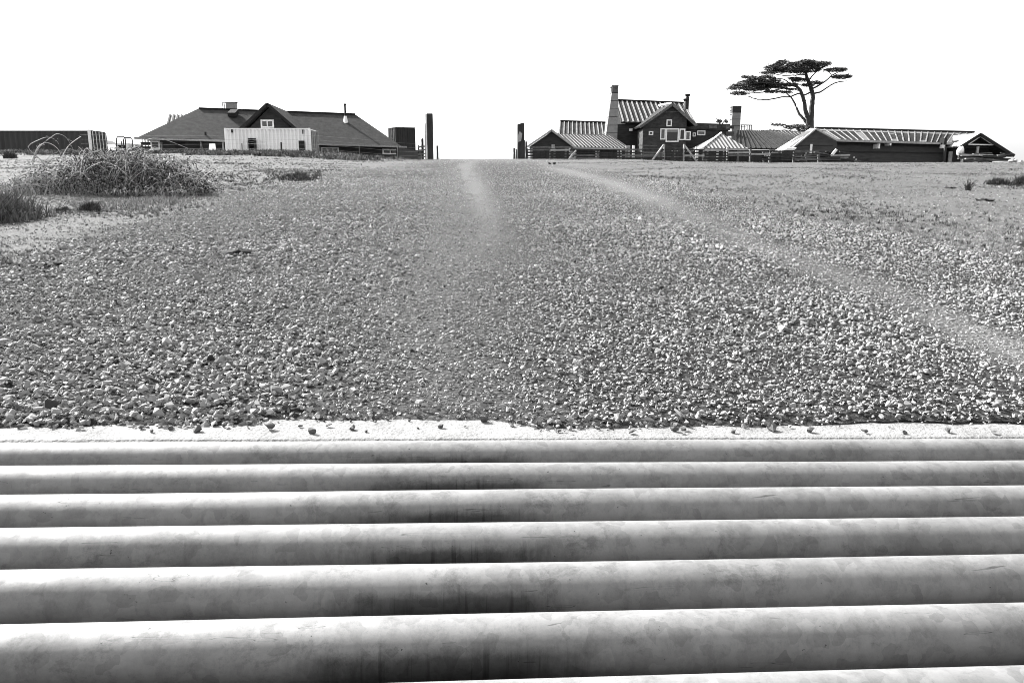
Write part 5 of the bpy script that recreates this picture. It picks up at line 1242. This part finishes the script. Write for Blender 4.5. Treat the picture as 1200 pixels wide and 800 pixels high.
    for (cx, cy, rx, ry) in cl:
        sub = max(6, int(rx * ry / 42)); dd0 = r_.uniform(-2.2, 2.2)
        for _ in range(sub):
            # little flat sprays inside the clump
            th_ = r_.uniform(0, 6.28); q_ = r_.random() ** .5; sx_, sy_ = cx + math.cos(th_) * q_ * rx, cy + math.sin(th_) * q_ * ry; sd_ = dd0 + r_.uniform(-1, 1) * min(2.2, rx * s7 * K)
            c_ = P(sx_, sy_, sd_); sw = r_.uniform(8, 24) * s7 * K
            for _ in range(30):
                p = c_ + Vector((r_.gauss(0, sw * .75), r_.gauss(0, sw * .75), r_.gauss(0, sw * .24) + .03)); l = r_.uniform(.05, .15); a2 = r_.uniform(0, 6.28); d_ = Vector((math.cos(a2), math.sin(a2), r_.uniform(-.25, .35))) * l; n_ = Vector((-d_.y, d_.x, r_.uniform(-.5, .5) * l)).normalized() * l * .32 + Vector((0, 0, r_.uniform(-.3, .3) * l))
                mb.face([p - d_, p - n_, p + d_, p + n_])
    for (cx, cy, rx, ry) in cl:
        for _ in range(int(rx * 1.8)):
            th_ = r_.uniform(0, 6.28); c_ = P(cx + math.cos(th_) * rx * r_.uniform(.7, 1.15), cy + math.sin(th_) * ry * r_.uniform(.8, 1.35), r_.uniform(-1.5, 1.5))
            for _ in range(6):
                p = c_ + Vector((r_.gauss(0, .16), r_.gauss(0, .16), r_.gauss(0, .06))); l = r_.uniform(.06, .16); a2 = r_.uniform(0, 6.28); d_ = Vector((math.cos(a2), math.sin(a2), r_.uniform(-.2, .4))) * l; n_ = Vector((-d_.y, d_.x, 0)).normalized() * l * .3 + Vector((0, 0, r_.uniform(-.3, .3) * l))
                mb.face([p - d_, p - n_, p + d_, p + n_])
    mb.build('crown', 'needles', t, fixn=False)
cypress()
def scrub(name, label, clumps, stems, D, seed, cat, m='needles'):
    r_ = random.Random(seed); c = W(clumps[0][0], clumps[0][1], D); t = thing(name, label, cat, (c.x, D, gz(c.x, D))); k = D / 900
    mb = MB()
    for (cx, cy, rx, ry) in clumps:
        for _ in range(int(30 + rx * ry * 14)):
            th_ = r_.uniform(0, 6.28); q_ = r_.random() ** .5; p = W(cx + math.cos(th_) * q_ * rx, cy + math.sin(th_) * q_ * ry, D + r_.uniform(-1, 1) * min(1.2, rx * k)); leaf(mb, p, r_.uniform(.08, .2), r_)
    mb.build('foliage', m, t, fixn=False)
    for st in stems: MB().tube([W(x, y, D) for x, y in st], [.06 - .03 * i / len(st) for i in range(len(st))], 5).build('stem', 'bark', t)
scrub('windswept_juniper', 'low drooping windswept conifer on the roofs left of the cypress trunk', [(943, 151, 10, 4.5), (912, 146.3, 9, 1.2), (925, 149, 7, 2.2), (934, 148, 9, 2), (926, 155, 9, 1.6), (906, 153.4, 9, 1), (944, 158, 5, 4), (895, 155, 5, .7)],
      [[(946, 205), (946, 170), (944, 156), (936, 151), (922, 147), (908, 146), (903, 144)], [(944, 158), (932, 157), (920, 152.5), (905, 153.5), (896, 155)], [(936, 151), (930, 150), (924, 154)]], 81, 31, 'shrub')
scrub('thin_shrub', 'sparse twiggy shrub rising behind the dark parapet wing', [(843, 142, 3.5, 2), (851, 142.5, 2, 2)], [[(846, 200), (846, 160), (845, 147), (842, 141), (839.5, 138.8)], [(845, 147), (848, 143), (851, 139.5)], [(843, 145), (846, 141)]], 83, 32, 'shrub')
print('objects', len(bpy.data.objects))
